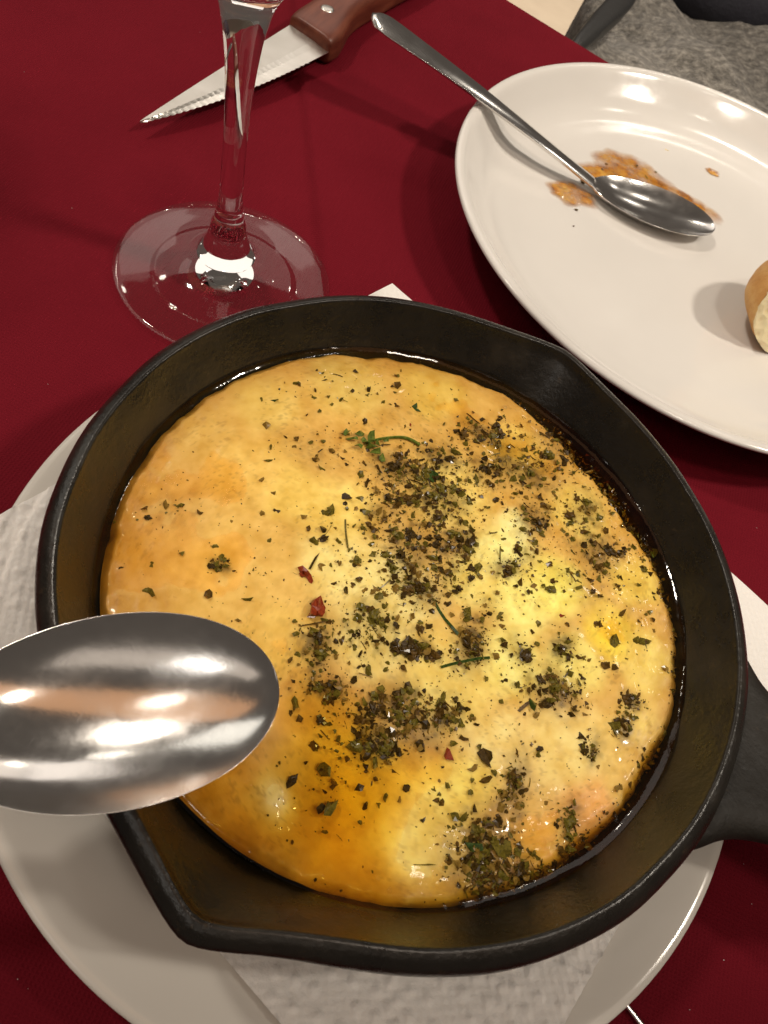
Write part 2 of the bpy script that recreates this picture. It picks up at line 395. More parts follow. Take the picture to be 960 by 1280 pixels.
# ------------------------------------------------------------------ napkin (17 cm folded square)
T = at(490, 355, 1.95)[:2]; Rg = at(960, 760, 1.95)[:2]
e1 = (Rg - T) / np.linalg.norm(Rg - T); e2 = np.array([e1[1], -e1[0]])
if e2[1] > 0: e2 = -e2
NS = 17.0
NSV = float((at(270, 1185, 1.5)[:2] - T) @ e2)
NS = float((at(735, 1215, 1.6)[:2] - T) @ e1)
ROS = [at(562, 1262, 1.7)[:2], at(420, 1248, 1.7)[:2], at(690, 1225, 1.7)[:2], at(25, 690, 1.9)[:2]]
def napkin_layer(off, ins, rough_seed):
    n = 330 if ins == 0 else 70
    def f(u, v):
        p = T + e1 * (ins + u * (NS - 2 * ins)) + e2 * (ins + v * (NSV - 2 * ins))
        r = math.hypot(p[0] - P1[0], p[1] - P1[1])
        z = float(z_plate1(r))
        if r > 9.4: z = 1.84 - 0.018 * (r - 9.4) ** 1.6 * 1.2 + 0.05
        if p[1] < 3 and r > 6.5: z += 0.10 * float(vnoise(p[0] * 0.5, p[1] * 0.5, 4)) + 0.04
        # embossing: waffle band along the edges, soft dots inside
        eu, ev = u * NS, v * NS
        m = min(eu, ev, NS - eu, NS - ev)
        if m < 3.2:
            e = 0.5 * (math.sin(eu * 2 * PI / 0.24) * math.sin(ev * 2 * PI / 0.24))
            z += 0.030 * e
        else:
            z += 0.016 * float(vnoise(eu * 3.2, ev * 3.2, 8)) + 0.02 * float(fbm(eu * 1.2 + ev, ev * 1.2 - eu, 3, 8))
        for (rx_, ry_) in ROS:
            dx_, dy_ = p[0] - rx_, p[1] - ry_; dd = math.hypot(dx_, dy_)
            if dd < 1.5:
                for rad_, nd in ((0.45, 6), (0.85, 12), (1.25, 18)):
                    if abs(dd - rad_) < 0.16:
                        an_ = math.atan2(dy_, dx_) * nd / (2 * PI); fr_a = (an_ - round(an_)) * 2 * PI / nd * rad_
                        z += 0.055 * max(0, 1 - (fr_a ** 2 + (dd - rad_) ** 2) / 0.018)
        cd = math.hypot(min(eu, NS - eu), min(ev, NS - ev))
        if r > 9.0: z += 0.10 * math.sin(eu * 0.9 + 1.0) * math.sin(ev * 0.8) + 0.04 * math.exp(-cd / 1.2)
        return (p[0], p[1], z + off + 0.06 * float(fbm(p[0] * 0.35, p[1] * 0.35, 2, rough_seed)))
    return quad_grid(n, n, f)
nap = thing('paper_napkin', (P1[0], P1[1], 0.85), 'white embossed paper napkin folded square between skillet and small plate', 'napkin')
for off, ins, sd in ((0.16, 0.0, 5), (0.09, 0.12, 5)):
    V, F = napkin_layer(off, ins, sd); lay = obj('layer', mesh('layer', V, F), M_paper, nap)

# ------------------------------------------------------------------ cast iron skillet
PC = (1.249, 8.909)
prof = [(0, 1.12), (5.7, 1.12), (6.1, 1.22), (6.4, 1.6), (6.8, 2.4), (7.35, 3.6), (7.55, 3.86), (7.84, 3.98), (7.97, 4.16), (8.0, 4.36), (7.95, 4.53),
        (7.80, 4.68), (7.67, 4.745), (7.60, 4.755), (7.555, 4.72), (7.49, 4.56), (7.22, 3.95), (6.95, 3.35), (6.62, 2.6), (6.3, 1.95), (6.0, 1.6), (5.6, 1.5), (0, 1.5)]
prof = smooth_prof(prof, 150)
SP1, SP2 = math.radians(80), math.radians(262)
def spout_w(th):
    w = 0
    for a, s in ((SP1, 9.0), (SP2, 10.0)):
        d = (th - a + PI) % (2 * PI) - PI
        w += math.exp(-(abs(d) / math.radians(s)) ** 1.5)
    return w
def pan_rf(i, th, r, z):
    k = min(1, max(0, (z - 1.9) / 2.6)) ** 1.6 if r > 6 else 0
    w = spout_w(th) * k
    j = 0.03 * float(vnoise(th * 6, z * 1.3, 2)) if r > 6 else 0
    return r + (0.58 if math.sin(th) > 0 else 0.66) * w + j, z - 0.14 * w * k
V, F = revolve(prof, 288, PC, pan_rf)
sk = thing('cast_iron_skillet', (PC[0], PC[1], 1.12), 'small black cast iron skillet with two pouring spouts holding the melted cheese', 'skillet')
obj('pan_body', mesh('pan_body', V, F), M_iron, sk)
# handle
ha = math.radians(-5.0); hd = np.array([math.cos(ha), math.sin(ha)]); hn = np.array([-hd[1], hd[0]])
V, F = [], []; NR = 28
stations = [(7.62, 2.7, 4.05, 0.50), (7.95, 2.45, 4.05, 0.58), (8.5, 1.95, 4.08, 0.52), (9.3, 1.58, 4.12, 0.46), (10.5, 1.35, 4.18, 0.44), (12.5, 1.3, 4.25, 0.44), (14.5, 1.42, 4.3, 0.44), (16.2, 1.4, 4.32, 0.40), (17.0, 1.05, 4.33, 0.34), (17.35, 0.5, 4.33, 0.2)]
st = spline(stations, 46)
for (d, hw, zc, ht) in st:
    for k in range(NR):
        a = 2 * PI * k / NR; ca, sa = math.cos(a), math.sin(a)
        x = hw * math.copysign(abs(ca) ** 0.55, ca); z = ht * math.copysign(abs(sa) ** 0.6, sa)
        if sa > 0: z -= 0.16 * max(0, 1 - (x / (hw * 0.7)) ** 2)
        p = np.array(PC) + hd * d + hn * x
        V.append((p[0], p[1], zc - 0.35 + z))
for j in range(len(st) - 1):
    for k in range(NR):
        F.append((j * NR + k, j * NR + (k + 1) % NR, (j + 1) * NR + (k + 1) % NR, (j + 1) * NR + k))
F.append(tuple(range(NR))[::-1]); F.append(tuple((len(st) - 1) * NR + k for k in range(NR)))
obj('handle', mesh('handle', V, F), M_iron2, sk)

# ------------------------------------------------------------------ melted cheese
ZC = 3.4
def cpt(px, py): return at(px, py, ZC)[:2]
ZO = 3.42                                                  # level of the oil
TONES = [  # photograph position, radius in px, colour of the curd, with one highlight painted in
    (215, 600, 90, (224, 172, 92)), (165, 690, 60, (220, 166, 88)), (160, 760, 60, (222, 170, 92)), (300, 590, 70, (238, 190, 100)), (290, 720, 90, (234, 184, 98)),
    (250, 540, 50, (228, 182, 98)), (330, 500, 50, (234, 194, 104)), (430, 480, 60, (236, 198, 108)), (540, 490, 50, (232, 190, 92)), (370, 620, 45, (242, 200, 104)),
    (425, 640, 50, (250, 212, 118)), (425, 705, 55, (252, 220, 138)), (350, 800, 55, (238, 190, 96)), (480, 745, 70, (252, 224, 148)), (560, 620, 60, (244, 206, 112)), (470, 800, 50, (250, 218, 136)),
    (640, 560, 45, (236, 190, 88)), (630, 690, 50, (254, 234, 152)), (690, 735, 45, (255, 234, 124)), (720, 640, 45, (242, 204, 106)), (650, 760, 45, (254, 232, 138)),
    (762, 788, 40, (246, 206, 70)), (800, 730, 40, (240, 202, 96)), (640, 830, 50, (252, 228, 136)), (560, 850, 60, (246, 210, 118)), (720, 830, 40, (250, 222, 124)),
    (805, 830, 40, (242, 206, 110)), (700, 940, 55, (250, 214, 136)), (620, 930, 40, (250, 216, 142)), (735, 1005, 46, (244, 176, 104)), (750, 930, 40, (248, 208, 126)), (800, 900, 35, (240, 200, 112)),
    (780, 970, 40, (236, 188, 102)), (400, 970, 55, (240, 192, 84)), (340, 1000, 36, (244, 210, 132)), (460, 985, 60, (242, 196, 80)), (540, 1000, 40, (248, 210, 110)),
    (400, 1050, 50, (240, 188, 80)), (525, 1065, 50, (248, 212, 116)), (450, 1110, 45, (232, 178, 76)), (300, 1040, 40, (232, 174, 78)), (480, 1070, 30, (246, 206, 104)),
    (560, 1115, 45, (236, 194, 96)), (580, 985, 40, (248, 210, 104)), (660, 1050, 45, (236, 182, 88)), (250, 960, 50, (228, 172, 80)), (345, 1000, 20, (246, 216, 140)), (640, 660, 25, (254, 236, 170)), (590, 730, 40, (252, 222, 130))]  # small pale spot near the end is a highlight painted into the curd
POOLS = [  # photograph position, radius px, depth of oil over the curd (cm)
    (215, 610, 80, .06), (165, 700, 60, .08), (290, 600, 50, .055), (280, 700, 60, .085), (390, 560, 45, .06), (330, 520, 40, .05), (590, 525, 50, .08), (640, 565, 50, .09), (545, 500, 40, .05),
    (762, 788, 32, .10), (790, 720, 40, .05), (400, 965, 60, .12), (460, 990, 60, .11), (400, 1050, 60, .13), (300, 1030, 50, .14), (450, 1110, 50, .13), (385, 880, 45, .09), (350, 800, 40, .07), (250, 950, 50, .12),
    (660, 1050, 50, .10), (570, 1110, 50, .08), (560, 960, 35, .05), (440, 900, 40, .07), (720, 650, 40, .05), (680, 590, 40, .07), (800, 650, 40, .06), (700, 1010, 30, .03), (520, 950, 40, .06)]
HERBS = [  # x, y, rx, ry, count, dark share
    (603, 540, 40, 16, 100, 0.8), (650, 585, 52, 26, 120, 0.25), (600, 590, 30, 18, 35, 0.4), (500, 592, 42, 24, 120, 0.75), (545, 575, 34, 18, 60, 0.6), (545, 625, 52, 32, 150, 0.7), (480, 640, 30, 34, 55, 0.5),
    (512, 690, 50, 42, 130, 0.6), (565, 680, 34, 26, 90, 0.8), (520, 738, 36, 20, 75, 0.65), (565, 720, 34, 24, 40, 0.6), (668, 650, 26, 26, 60, 0.6), (730, 640, 30, 26, 60, 0.35),
    (745, 690, 40, 26, 100, 0.3), (635, 714, 20, 13, 36, 0.8), (660, 690, 25, 18, 18, 0.6), (455, 780, 32, 26, 45, 0.5), (395, 812, 26, 34, 75, 0.5), (410, 858, 22, 12, 36, 0.75),
    (490, 800, 55, 34, 70, 0.55), (530, 818, 22, 10, 36, 0.85), (585, 805, 22, 30, 80, 0.75), (505, 892, 52, 26, 190, 0.75), (476, 928, 25, 22, 110, 0.95), (556, 900, 26, 24, 55, 0.5),
    (692, 866, 34, 24, 110, 0.8), (788, 878, 17, 11, 36, 0.7), (776, 906, 13, 17, 36, 0.55), (735, 937, 12, 14, 30, 0.6), (640, 985, 16, 26, 60, 0.65), (606, 1062, 40, 32, 190, 0.7), (640, 1088, 30, 18, 60, 0.5),
    (600, 1095, 40, 16, 60, 0.3), (705, 1030, 12, 20, 36, 0.5), (650, 815, 20, 14, 20, 0.5), (705, 815, 22, 22, 34, 0.55), (600, 760, 30, 20, 18, 0.6), (540, 640, 85, 90, 110, 0.6), (560, 780, 190, 120, 170, 0.55),
    (650, 620, 110, 80, 120, 0.4), (430, 900, 50, 60, 45, 0.5), (420, 690, 60, 60, 40, 0.55), (380, 560, 60, 30, 36, 0.2), (300, 690, 130, 70, 40, 0.45), (210, 640, 40, 20, 12, 0.6), (440, 490, 90, 16, 40, 0.45),
    (560, 960, 150, 90, 70, 0.5), (780, 760, 50, 80, 40, 0.5), (410, 970, 60, 60, 24, 0.5), (275, 706, 14, 9, 34, 0.1), (700, 560, 36, 26, 60, 0.5), (720, 730, 60, 30, 40, 0.45)]
tp = np.array([cpt(t[0], t[1]) for t in TONES]); tr = np.array([t[2] / 66.0 for t in TONES]); tcol = np.array([lin(*t[3])[:3] for t in TONES]) * np.array([1.0, 1.09, 0.97])
hp = np.array([cpt(h[0], h[1]) for h in HERBS])

def cheese_edge(th):
    e = 6.97 + 0.08 * float(fbm(math.cos(th) * 2.2 + 5, math.sin(th) * 2.2, 3, 21)) + 0.12 * float(fbm(math.cos(th) * 9, math.sin(th) * 9 + 3, 2, 23)) + 0.06 * float(fbm(math.cos(th) * 26, math.sin(th) * 26 + 3, 2, 29))
    d = (th - math.radians(58) + PI) % (2 * PI) - PI       # crust shrunk away from the wall at upper right
    e -= 0.50 * math.exp(-(d / 0.44) ** 2)
    d = (th - math.radians(-28) + PI) % (2 * PI) - PI
    e -= 0.24 * math.exp(-(d / 0.38) ** 2)
    d = (th - math.radians(100) + PI) % (2 * PI) - PI
    e -= 0.12 * math.exp(-(d / 0.3) ** 2)
    return e
ETH = np.linspace(-PI, PI, 721); ERR = np.array([cheese_edge(float(t)) for t in ETH])
BLIST = []
for _ in range(70):
    a_, r_ = rnd.uniform(0, 2 * PI), 6.5 * math.sqrt(rnd.random())
    BLIST.append((PC[0] + r_ * math.cos(a_), PC[1] + r_ * math.sin(a_), 0.06 + 0.22 * rnd.random() ** 2, rnd.choice((1, 1, 1, -0.7)) * rnd.uniform(0.006, 0.024)))
def cheese_h(x, y):
    """height of the cheese skin (vectorised)"""
    x = np.asarray(x, float); y = np.asarray(y, float)
    h = 0.055 + 0.030 * fbm(x * 0.7, y * 0.7, 3, 31) + 0.012 * fbm(x * 1.8, y * 1.8, 3, 37)
    for (px, py, s, a) in ((690, 730, 0.8, 0.07), (470, 730, 0.8, 0.05), (740, 1005, 0.45, 0.10), (700, 950, 0.6, 0.06), (345, 1000, 0.26, 0.13), (430, 480, 0.7, 0.03),
                           (620, 935, 0.4, 0.05), (640, 660, 0.35, 0.06), (525, 1065, 0.45, 0.05)):
        c = cpt(px, py); h = h + a * np.exp(-((x - c[0]) ** 2 + (y - c[1]) ** 2) / (2 * s * s))
    for (px, py, s, a) in POOLS:
        c = cpt(px, py); s = s / 66.0; h = h - 0.95 * a * np.exp(-((x - c[0]) ** 2 + (y - c[1]) ** 2) / (1.3 * s * s))
    for i, hb in enumerate(HERBS):
        if hb[4] >= 100 and hb[2] < 60:
            h = h + 0.05 * np.exp(-(((x - hp[i, 0]) / (hb[2] / 90)) ** 2 + ((y - hp[i, 1]) / (hb[3] / 62)) ** 2))
    for (bx, by, bs, bh) in BLIST:
        d2 = ((x - bx) ** 2 + (y - by) ** 2) / (bs * bs)
        h = h + bh * np.clip(1 - d2, 0, 1) ** 1.5
    r = np.hypot(x - PC[0], y - PC[1])
    th = np.arctan2(y - PC[1], x - PC[0])
    q = r / np.interp(th, ETH, ERR)
    h = h + 0.045 * fbm(x * 3.4, y * 3.4, 4, 39) * np.clip((q - 0.72) / 0.25, 0, 1)
    h = h - 0.02 * np.clip((q - 0.80) / 0.14, 0, 1) ** 2 - 0.55 * np.clip((q - 0.955) / 0.075, 0, 2) ** 1.7
    return np.maximum(ZO + h, ZO - 1.1)
def cheese_tone(x, y):
    w = np.full(x.shape + (1,), 0.05); col = w * np.array(lin(222, 176, 86)[:3])
    wx = x + 0.25 * fbm(x * 1.1, y * 1.1, 3, 61); wy = y + 0.25 * fbm(x * 1.1, y * 1.1, 3, 67)
    for k in range(len(tp)):
        ww = np.exp(-((wx - tp[k, 0]) ** 2 + (wy - tp[k, 1]) ** 2) / (2 * (tr[k] * 0.46) ** 2))[..., None]
        col = col + ww * tcol[k]; w = w + ww
    col = col / w
    # mottling: paler curd, amber fat between, faint olive flecks under the skin
    m1 = fbm(x * 2.6, y * 2.6, 4, 63)[..., None]; m2 = fbm(x * 6.5, y * 6.5, 3, 65)[..., None]
    col = col * (1 + np.array([0.10, 0.16, 0.34]) * np.clip(m1 * 1.6, -1, 1) + np.array([0.05, 0.08, 0.18]) * np.clip(m2 * 1.6, -1, 1))
    fl = np.clip((fbm(x * 5.2, y * 5.2, 3, 69) - 0.20) * 4, 0, 1) * np.clip(0.55 + 1.4 * fbm(x * 0.7, y * 0.7, 2, 70), 0, 1)
    col = col * (1 - 0.18 * fl[..., None]) + np.array(lin(160, 118, 34)[:3]) * 0.18 * fl[..., None]
    fr = np.clip((fbm(x * 13, y * 13, 2, 72) - 0.36) * 7, 0, 1) * np.clip(0.5 + 1.6 * fbm(x * 0.9, y * 0.9, 2, 74), 0, 1)
    col = col * (1 - 0.3 * fr[..., None]) + np.array(lin(120, 82, 22)[:3]) * 0.3 * fr[..., None]
    st = np.zeros_like(x)                                     # herb-stained oil in the clumps
    for i, hb in enumerate(HERBS):
        if hb[2] > 80: continue
        dens = min(1, hb[4] / (hb[2] * hb[3]) * 11)
        st = np.maximum(st, dens * np.exp(-(((wx - hp[i, 0]) / (hb[2] / 62)) ** 2 + ((wy - hp[i, 1]) / (hb[3] / 44)) ** 2)))
    r = np.hypot(x - PC[0], y - PC[1])
    st = np.clip(1.25 * st * (0.75 + 0.5 * fbm(x * 3, y * 3, 3, 71)), 0, 1)[..., None]
    col = col * (1 - 0.72 * st) + np.array(lin(98, 68, 20)[:3]) * 0.72 * st
    col = col * (1 - 0.55 * np.clip(st * 1.6, 0, 1) * np.clip(2.2 * fbm(x * 7, y * 7, 3, 73) - 0.1, 0, 1)[..., None])
    sk_ = np.clip((r - 4.6) / 2.0, 0, 1) * np.clip(0.45 - (x - PC[0]) * 0.13 + (y - PC[1]) * 0.03 + 0.5 * fbm(x * 0.8, y * 0.8, 3, 79), 0, 1)
    col = col * (1 - 0.4 * sk_[..., None]) + np.array(lin(190, 140, 56)[:3]) * 0.4 * sk_[..., None]
    ed_ = np.clip((r - 6.2 + 0.25 * fbm(x * 1.6, y * 1.6, 3, 77)) / 0.5, 0, 1)[..., None]
    col = col * (1 - 0.35 * ed_) + np.array(lin(150, 92, 24)[:3]) * 0.35 * ed_
    return col
NR_, NA = 190, 560
V, F = [(PC[0], PC[1])], []
edges = [6.9] * NA
for i in range(1, NR_ + 1):
    t = 1 - (1 - i / NR_) ** 1.15
    for k in range(NA):
        th = 2 * PI * k / NA
        V.append((PC[0] + t * edges[k] * math.cos(th), PC[1] + t * edges[k] * math.sin(th)))
V = np.array(V)
Z = cheese_h(V[:, 0], V[:, 1]); tone = cheese_tone(V[:, 0], V[:, 1])
V3 = np.column_stack([V, Z]); nv = len(V3)
F = [(0, 1 + k, 1 + (k + 1) % NA) for k in range(NA)]
for i in range(NR_ - 1):
    o = 1 + i * NA
    for k in range(NA):
        k2 = (k + 1) % NA; F.append((o + k, o + NA + k, o + NA + k2, o + k2))
cm = mesh('cheese', V3, F)
ca = cm.attributes.new('tone', 'FLOAT_COLOR', 'POINT')
ca.data.foreach_set('color', np.column_stack([tone, np.ones(len(tone))]).astype(np.float32).ravel())
food = thing('baked_cheese', (PC[0], PC[1], 2.2), 'yellow melted cheese topped with dried herbs and chili, filling the skillet', 'cheese dish')
obj('cheese', cm, M_cheese, food)
# oil: one sheet over the whole pan, climbing the iron as a meniscus
V, F = [(PC[0], PC[1], ZO)], []
ORS = list(np.linspace(0.1, 6.6, 90)) + [6.66, 6.72, 6.78, 6.83, 6.87, 6.90, 6.93, 6.955, 6.975, 6.99, 7.0]
NO = 420
for j, r in enumerate(ORS):
    for k in range(NO):
        th = 2 * PI * k / NO; cx_, cy_ = math.cos(th), math.sin(th)
        wob = 0.035 * float(fbm(cx_ * 7, cy_ * 7, 3, 43)) if r > 6.6 else 0
        V.append((PC[0] + r * cx_, PC[1] + r * cy_, ZO + (0.13 + wob) * max(0, (r - 6.68) / 0.31) ** 2))
VA = np.array(V)
dep_ = np.clip(VA[:, 2] - cheese_h(VA[:, 0], VA[:, 1]), 0, 0.9)
F = [(0, 1 + k, 1 + (k + 1) % NO) for k in range(NO)]
for j in range(len(ORS) - 1):
    o = 1 + j * NO
    for k in range(NO): F.append((o + k, o + NO + k, o + NO + (k + 1) % NO, o + (k + 1) % NO))
om = mesh('oil', V, F); oa = om.attributes.new('depth', 'FLOAT', 'POINT'); oa.data.foreach_set('value', dep_.astype(np.float32))
obj('oil', om, M_oil, food)

# herb flakes -----------------------------------------------------------
def flake_geo(kind, s):
    """small crumpled leaf chip or twig around the origin, cm"""
    if kind == 'twig':
        L = s * rnd.uniform(1.4, 2.3); w = s * 0.085; bend = rnd.uniform(-0.3, 0.3) * L
        V, F = [], []
        for i in range(5):
            t = i / 4 - 0.5; y0 = bend * (0.25 - t * t)
            for a in range(3):
                an = 2 * PI * a / 3; V.append((t * L, y0 + w * math.cos(an), w * (1 + math.sin(an)) + 0.02 * L * math.sin(i * 2)))
        for i in range(4):
            for a in range(3): F.append((i * 3 + a, i * 3 + (a + 1) % 3, i * 3 + 3 + (a + 1) % 3, i * 3 + 3 + a))
        return V, F
    if kind == 'clump':
        V, F = [], []; nu, nvv = 9, 6; sd = rnd.uniform(0, 90)
        for j in range(nvv + 1):
            for i in range(nu):
                a, e = 2 * PI * i / nu, -PI / 2 + PI * j / nvv
                d = (math.cos(e) * math.cos(a), math.cos(e) * math.sin(a), math.sin(e))
                f = 0.5 * s * (0.75 + 0.75 * float(vnoise(d[0] * 2.6 + sd, d[1] * 2.6 + 2.1 * d[2], 3))) if 0 < j < nvv else 0.3 * s
                V.append((d[0] * f, d[1] * f, d[2] * f * 0.62 + 0.12 * s))
        for j in range(nvv):
            for i in range(nu): F.append((j * nu + i, j * nu + (i + 1) % nu, (j + 1) * nu + (i + 1) % nu, (j + 1) * nu + i))
        return V, F
    n = rnd.choice((5, 6, 7, 8)); asp = rnd.uniform(0.45, 1.0); ph = rnd.uniform(0, 6)
    curl = rnd.uniform(-0.5, 0.9); lift = rnd.uniform(0.15, 0.5)
    V = [(0, 0, s * lift)]
    for k in range(n):
        a = 2 * PI * (k + rnd.uniform(-0.25, 0.25)) / n
        r = s * rnd.uniform(0.55, 1.15) * 0.5
        V.append((r * math.cos(a), r * asp * math.sin(a), s * max(0.0, 0.18 + 0.22 * math.sin(2 * a + ph) + 0.25 * curl * math.cos(a)) * rnd.uniform(0.6, 1.2)))
    F = [(0, 1 + k, 1 + (k + 1) % n) for k in range(n)]
    nb = len(V)
    V += [(v[0] * 0.97, v[1] * 0.97, v[2] - 0.06 * s) for v in V]
    F += [(nb, nb + 1 + (k + 1) % n, nb + 1 + k) for k in range(n)]
    F += [(1 + k, nb + 1 + k, nb + 1 + (k + 1) % n, 1 + (k + 1) % n) for k in range(n)]
    return V, F
spots = []
for hb in HERBS:
    for _ in range(int(hb[4] * 1.9)):
        while True:
            a, r = rnd.uniform(0, 2 * PI), math.sqrt(-2 * math.log(max(1e-6, rnd.random()))) * 0.62
            if r < 1.7: break
        px, py = hb[0] + hb[2] * r * math.cos(a), hb[1] + hb[3] * r * math.sin(a)
        big = rnd.random()
        s = 0.034 + 0.21 * big ** 3.4
        q = rnd.random()
        m = 0 if q < hb[5] * 0.45 else (1 if q < 0.28 + hb[5] * 0.30 else (2 if q < 0.82 else 3))
        spots.append((px, py, s, m, 'twig' if rnd.random() < 0.06 else 'leaf'))
for hb in HERBS:
    if hb[2] > 60 or hb[5] < 0.3: continue
    for _ in range(int(min(hb[4] / 9, max(2, hb[2] * hb[3] / 165 * (0.4 + hb[5]))))):
        a, r = rnd.uniform(0, 2 * PI), 0.8 * math.sqrt(rnd.random())
        spots.append((hb[0] + hb[2] * r * math.cos(a), hb[1] + hb[3] * r * math.sin(a), rnd.uniform(0.16, 0.36), rnd.choice((0, 0, 1, 2, 2)), 'clump'))
for _ in range(800):                                    # dust all over
    a, r = rnd.uniform(0, 2 * PI), math.sqrt(rnd.random()) * 6.4
    x, y = PC[0] + r * math.cos(a), PC[1] + r * math.sin(a)
    if fbm(x * 0.8, y * 0.8, 2, 91) + 0.05 * (x - PC[0]) < -0.05 : continue
    spots.append((x, y, rnd.uniform(0.025, 0.06), rnd.choice((1, 2, 2, 3)), 'world'))
for k in range(760):                                     # crumbs caught in the oil round the edge
    th = math.radians(rnd.choice((rnd.gauss(48, 22), rnd.uniform(-70, 95), rnd.gauss(20, 30), rnd.gauss(-48, 12))))
    r = cheese_edge(th) + rnd.gauss(-0.02, 0.15)
    spots.append((PC[0] + r * math.cos(th), PC[1] + r * math.sin(th), 0.04 + 0.14 * rnd.random() ** 2, rnd.choice((0, 0, 1, 1, 2, 3)), 'world'))
placed = []
for (a, b_, s, m, k) in spots:
    if k == 'world': x, y = a, b_; k = 'leaf'
    else: x, y = cpt(a, b_)
    th = math.atan2(y - PC[1], x - PC[0]); r = math.hypot(x - PC[0], y - PC[1])
    if r > 6.85: continue
    placed.append((x, y, s, m, k))
# named single pieces seen in the photograph: px, py, size, material, kind, turn
special = [(345, 503, 0.34, 4, 'leaf'), (520, 511, 0.36, 4, 'leaf'), (556, 775, 0.55, 4, 'twig'), (818, 690, 0.42, 6, 'leaf'), (665, 884, 0.42, 4, 'leaf'),
           (395, 766, 0.56, 5, 'clump'), (381, 720, 0.36, 5, 'clump'), (560, 945, 0.30, 5, 'leaf'), (700, 772, 0.16, 5, 'leaf'), (512, 533, 0.16, 5, 'leaf'), (540, 600, 0.40, 4, 'leaf'), (370, 880, 0.30, 2, 'leaf'), (398, 692, 0.42, 0, 'twig'), (432, 624, 0.42, 0, 'leaf'), (603, 950, 0.50, 0, 'leaf'), (605, 975, 0.30, 1, 'leaf'),
           (412, 1010, 0.42, 2, 'leaf'), (406, 960, 0.34, 2, 'leaf'), (187, 740, 0.36, 2, 'leaf'), (182, 637, 0.30, 1, 'leaf'), (747, 747, 0.26, 0, 'leaf'), (455, 530, 0.22, 0, 'leaf'), (427, 575, 0.20, 0, 'leaf'), (412, 640, 0.34, 2, 'leaf'),
           (405, 668, 0.30, 1, 'twig'), (432, 670, 0.32, 2, 'twig'), (545, 1000, 0.20, 1, 'leaf'), (770, 985, 0.3, 3, 'leaf'), (550, 1075, 0.55, 2, 'twig'), (604, 1035, 0.5, 2, 'leaf'), (590, 1060, 0.5, 4, 'leaf'), (628, 1062, 0.5, 2, 'leaf'),
           (600, 1080, 0.5, 0, 'leaf'), (345, 640, 0.22, 0, 'leaf'), (208, 573 + 60, 0.16, 1, 'leaf'), (580, 830, 0.5, 4, 'twig'), (660, 870, 0.55, 1, 'twig')]
placed.sort(key=lambda t: -t[2])
NBIG = 290 - len(special)
big_, small_ = placed[:NBIG], placed[NBIG:]
lib = {}
def flake_mesh(m, k, v):
    key = (m, k, v)
    if key not in lib:
        V, F = flake_geo(k, 1.0); me = mesh('herb_flake', V, F, False); me.materials.append(M_herbs[m]); lib[key] = me
    return lib[key]
base = root_loc(food)
def put_flake(x, y, s, m, k, name='herb_flake', label=None):
    me = flake_mesh(m, k, rnd.randrange(7))
    o = bpy.data.objects.new(name, me); o.parent = food
    z = max(float(cheese_h(x, y)), ZO - rnd.uniform(0.0, 0.12))
    o.location = Vector((x * S, y * S, z * S - rnd.uniform(0.0, 0.22) * s * S)) - base
    o.rotation_euler = (rnd.gauss(0, 0.2), rnd.gauss(0, 0.2), rnd.uniform(0, 2 * PI))
    o.scale = (s * rnd.uniform(0.85, 1.25), s * rnd.uniform(0.7, 1.1), s)
    if label: o['label'] = label
    scene.collection.objects.link(o)
    return o
for (x, y, s, m, k) in big_: put_flake(x, y, s, m, k)
for (px, py, s, m, k) in special:
    x, y = cpt(px, py)
    nm = {4: 'parsley_leaf', 6: 'parsley_leaf', 5: 'chili_flake'}.get(m, 'herb_flake')
    if k == 'twig': nm = 'herb_stem'
    o = put_flake(x, y, s, m, k, nm)
    if nm == 'herb_stem': o.rotation_euler.x = o.rotation_euler.y = 0.05
# the sprig of fresh parsley: frilled leaflets and a curved stalk in one piece
V, F = [], []
for (px, py, sz) in ((432, 545, .30), (440, 553, .34), (449, 548, .30), (455, 556, .36), (463, 552, .30), (462, 563, .36), (470, 560, .30), (468, 572, .34), (476, 578, .28), (447, 563, .28), (480, 556, .22)):
    v, f = flake_geo('leaf', sz); x, y = cpt(px, py); z = max(float(cheese_h(x, y)), ZO) + rnd.uniform(0.02, 0.10); o_ = len(V)
    a = rnd.uniform(0, 6); tx, ty = rnd.gauss(0, .35), rnd.gauss(0, .35)
    for q in v:
        X = q[0] * math.cos(a) - q[1] * math.sin(a); Y = q[0] * math.sin(a) + q[1] * math.cos(a)
        V.append((x + X, y + Y, z + q[2] + tx * X + ty * Y))
    F += [tuple(i + o_ for i in t_) for t_ in f]
st_ = spline([(*cpt(455, 558), 3.62), (*cpt(475, 552), 3.64), (*cpt(500, 550), 3.62), (*cpt(514, 554), 3.6), (*cpt(523, 560), 3.55)], 16)
st_[:, 2] = np.maximum(cheese_h(st_[:, 0], st_[:, 1]), ZO) + 0.05
o_ = len(V)
for i, c in enumerate(st_):
    for k in range(6): V.append((c[0], c[1] + 0.045 * math.cos(k * PI / 3), c[2] + 0.045 * math.sin(k * PI / 3)))
for i in range(15):
    for k in range(6): F.append((o_ + i * 6 + k, o_ + i * 6 + (k + 1) % 6, o_ + i * 6 + 6 + (k + 1) % 6, o_ + i * 6 + 6 + k))
sp = obj('parsley_sprig', mesh('parsley_sprig', V, F, False), M_herbs[6], food); sp['label'] = 'fresh green parsley sprig with a curved stalk on the cheese'
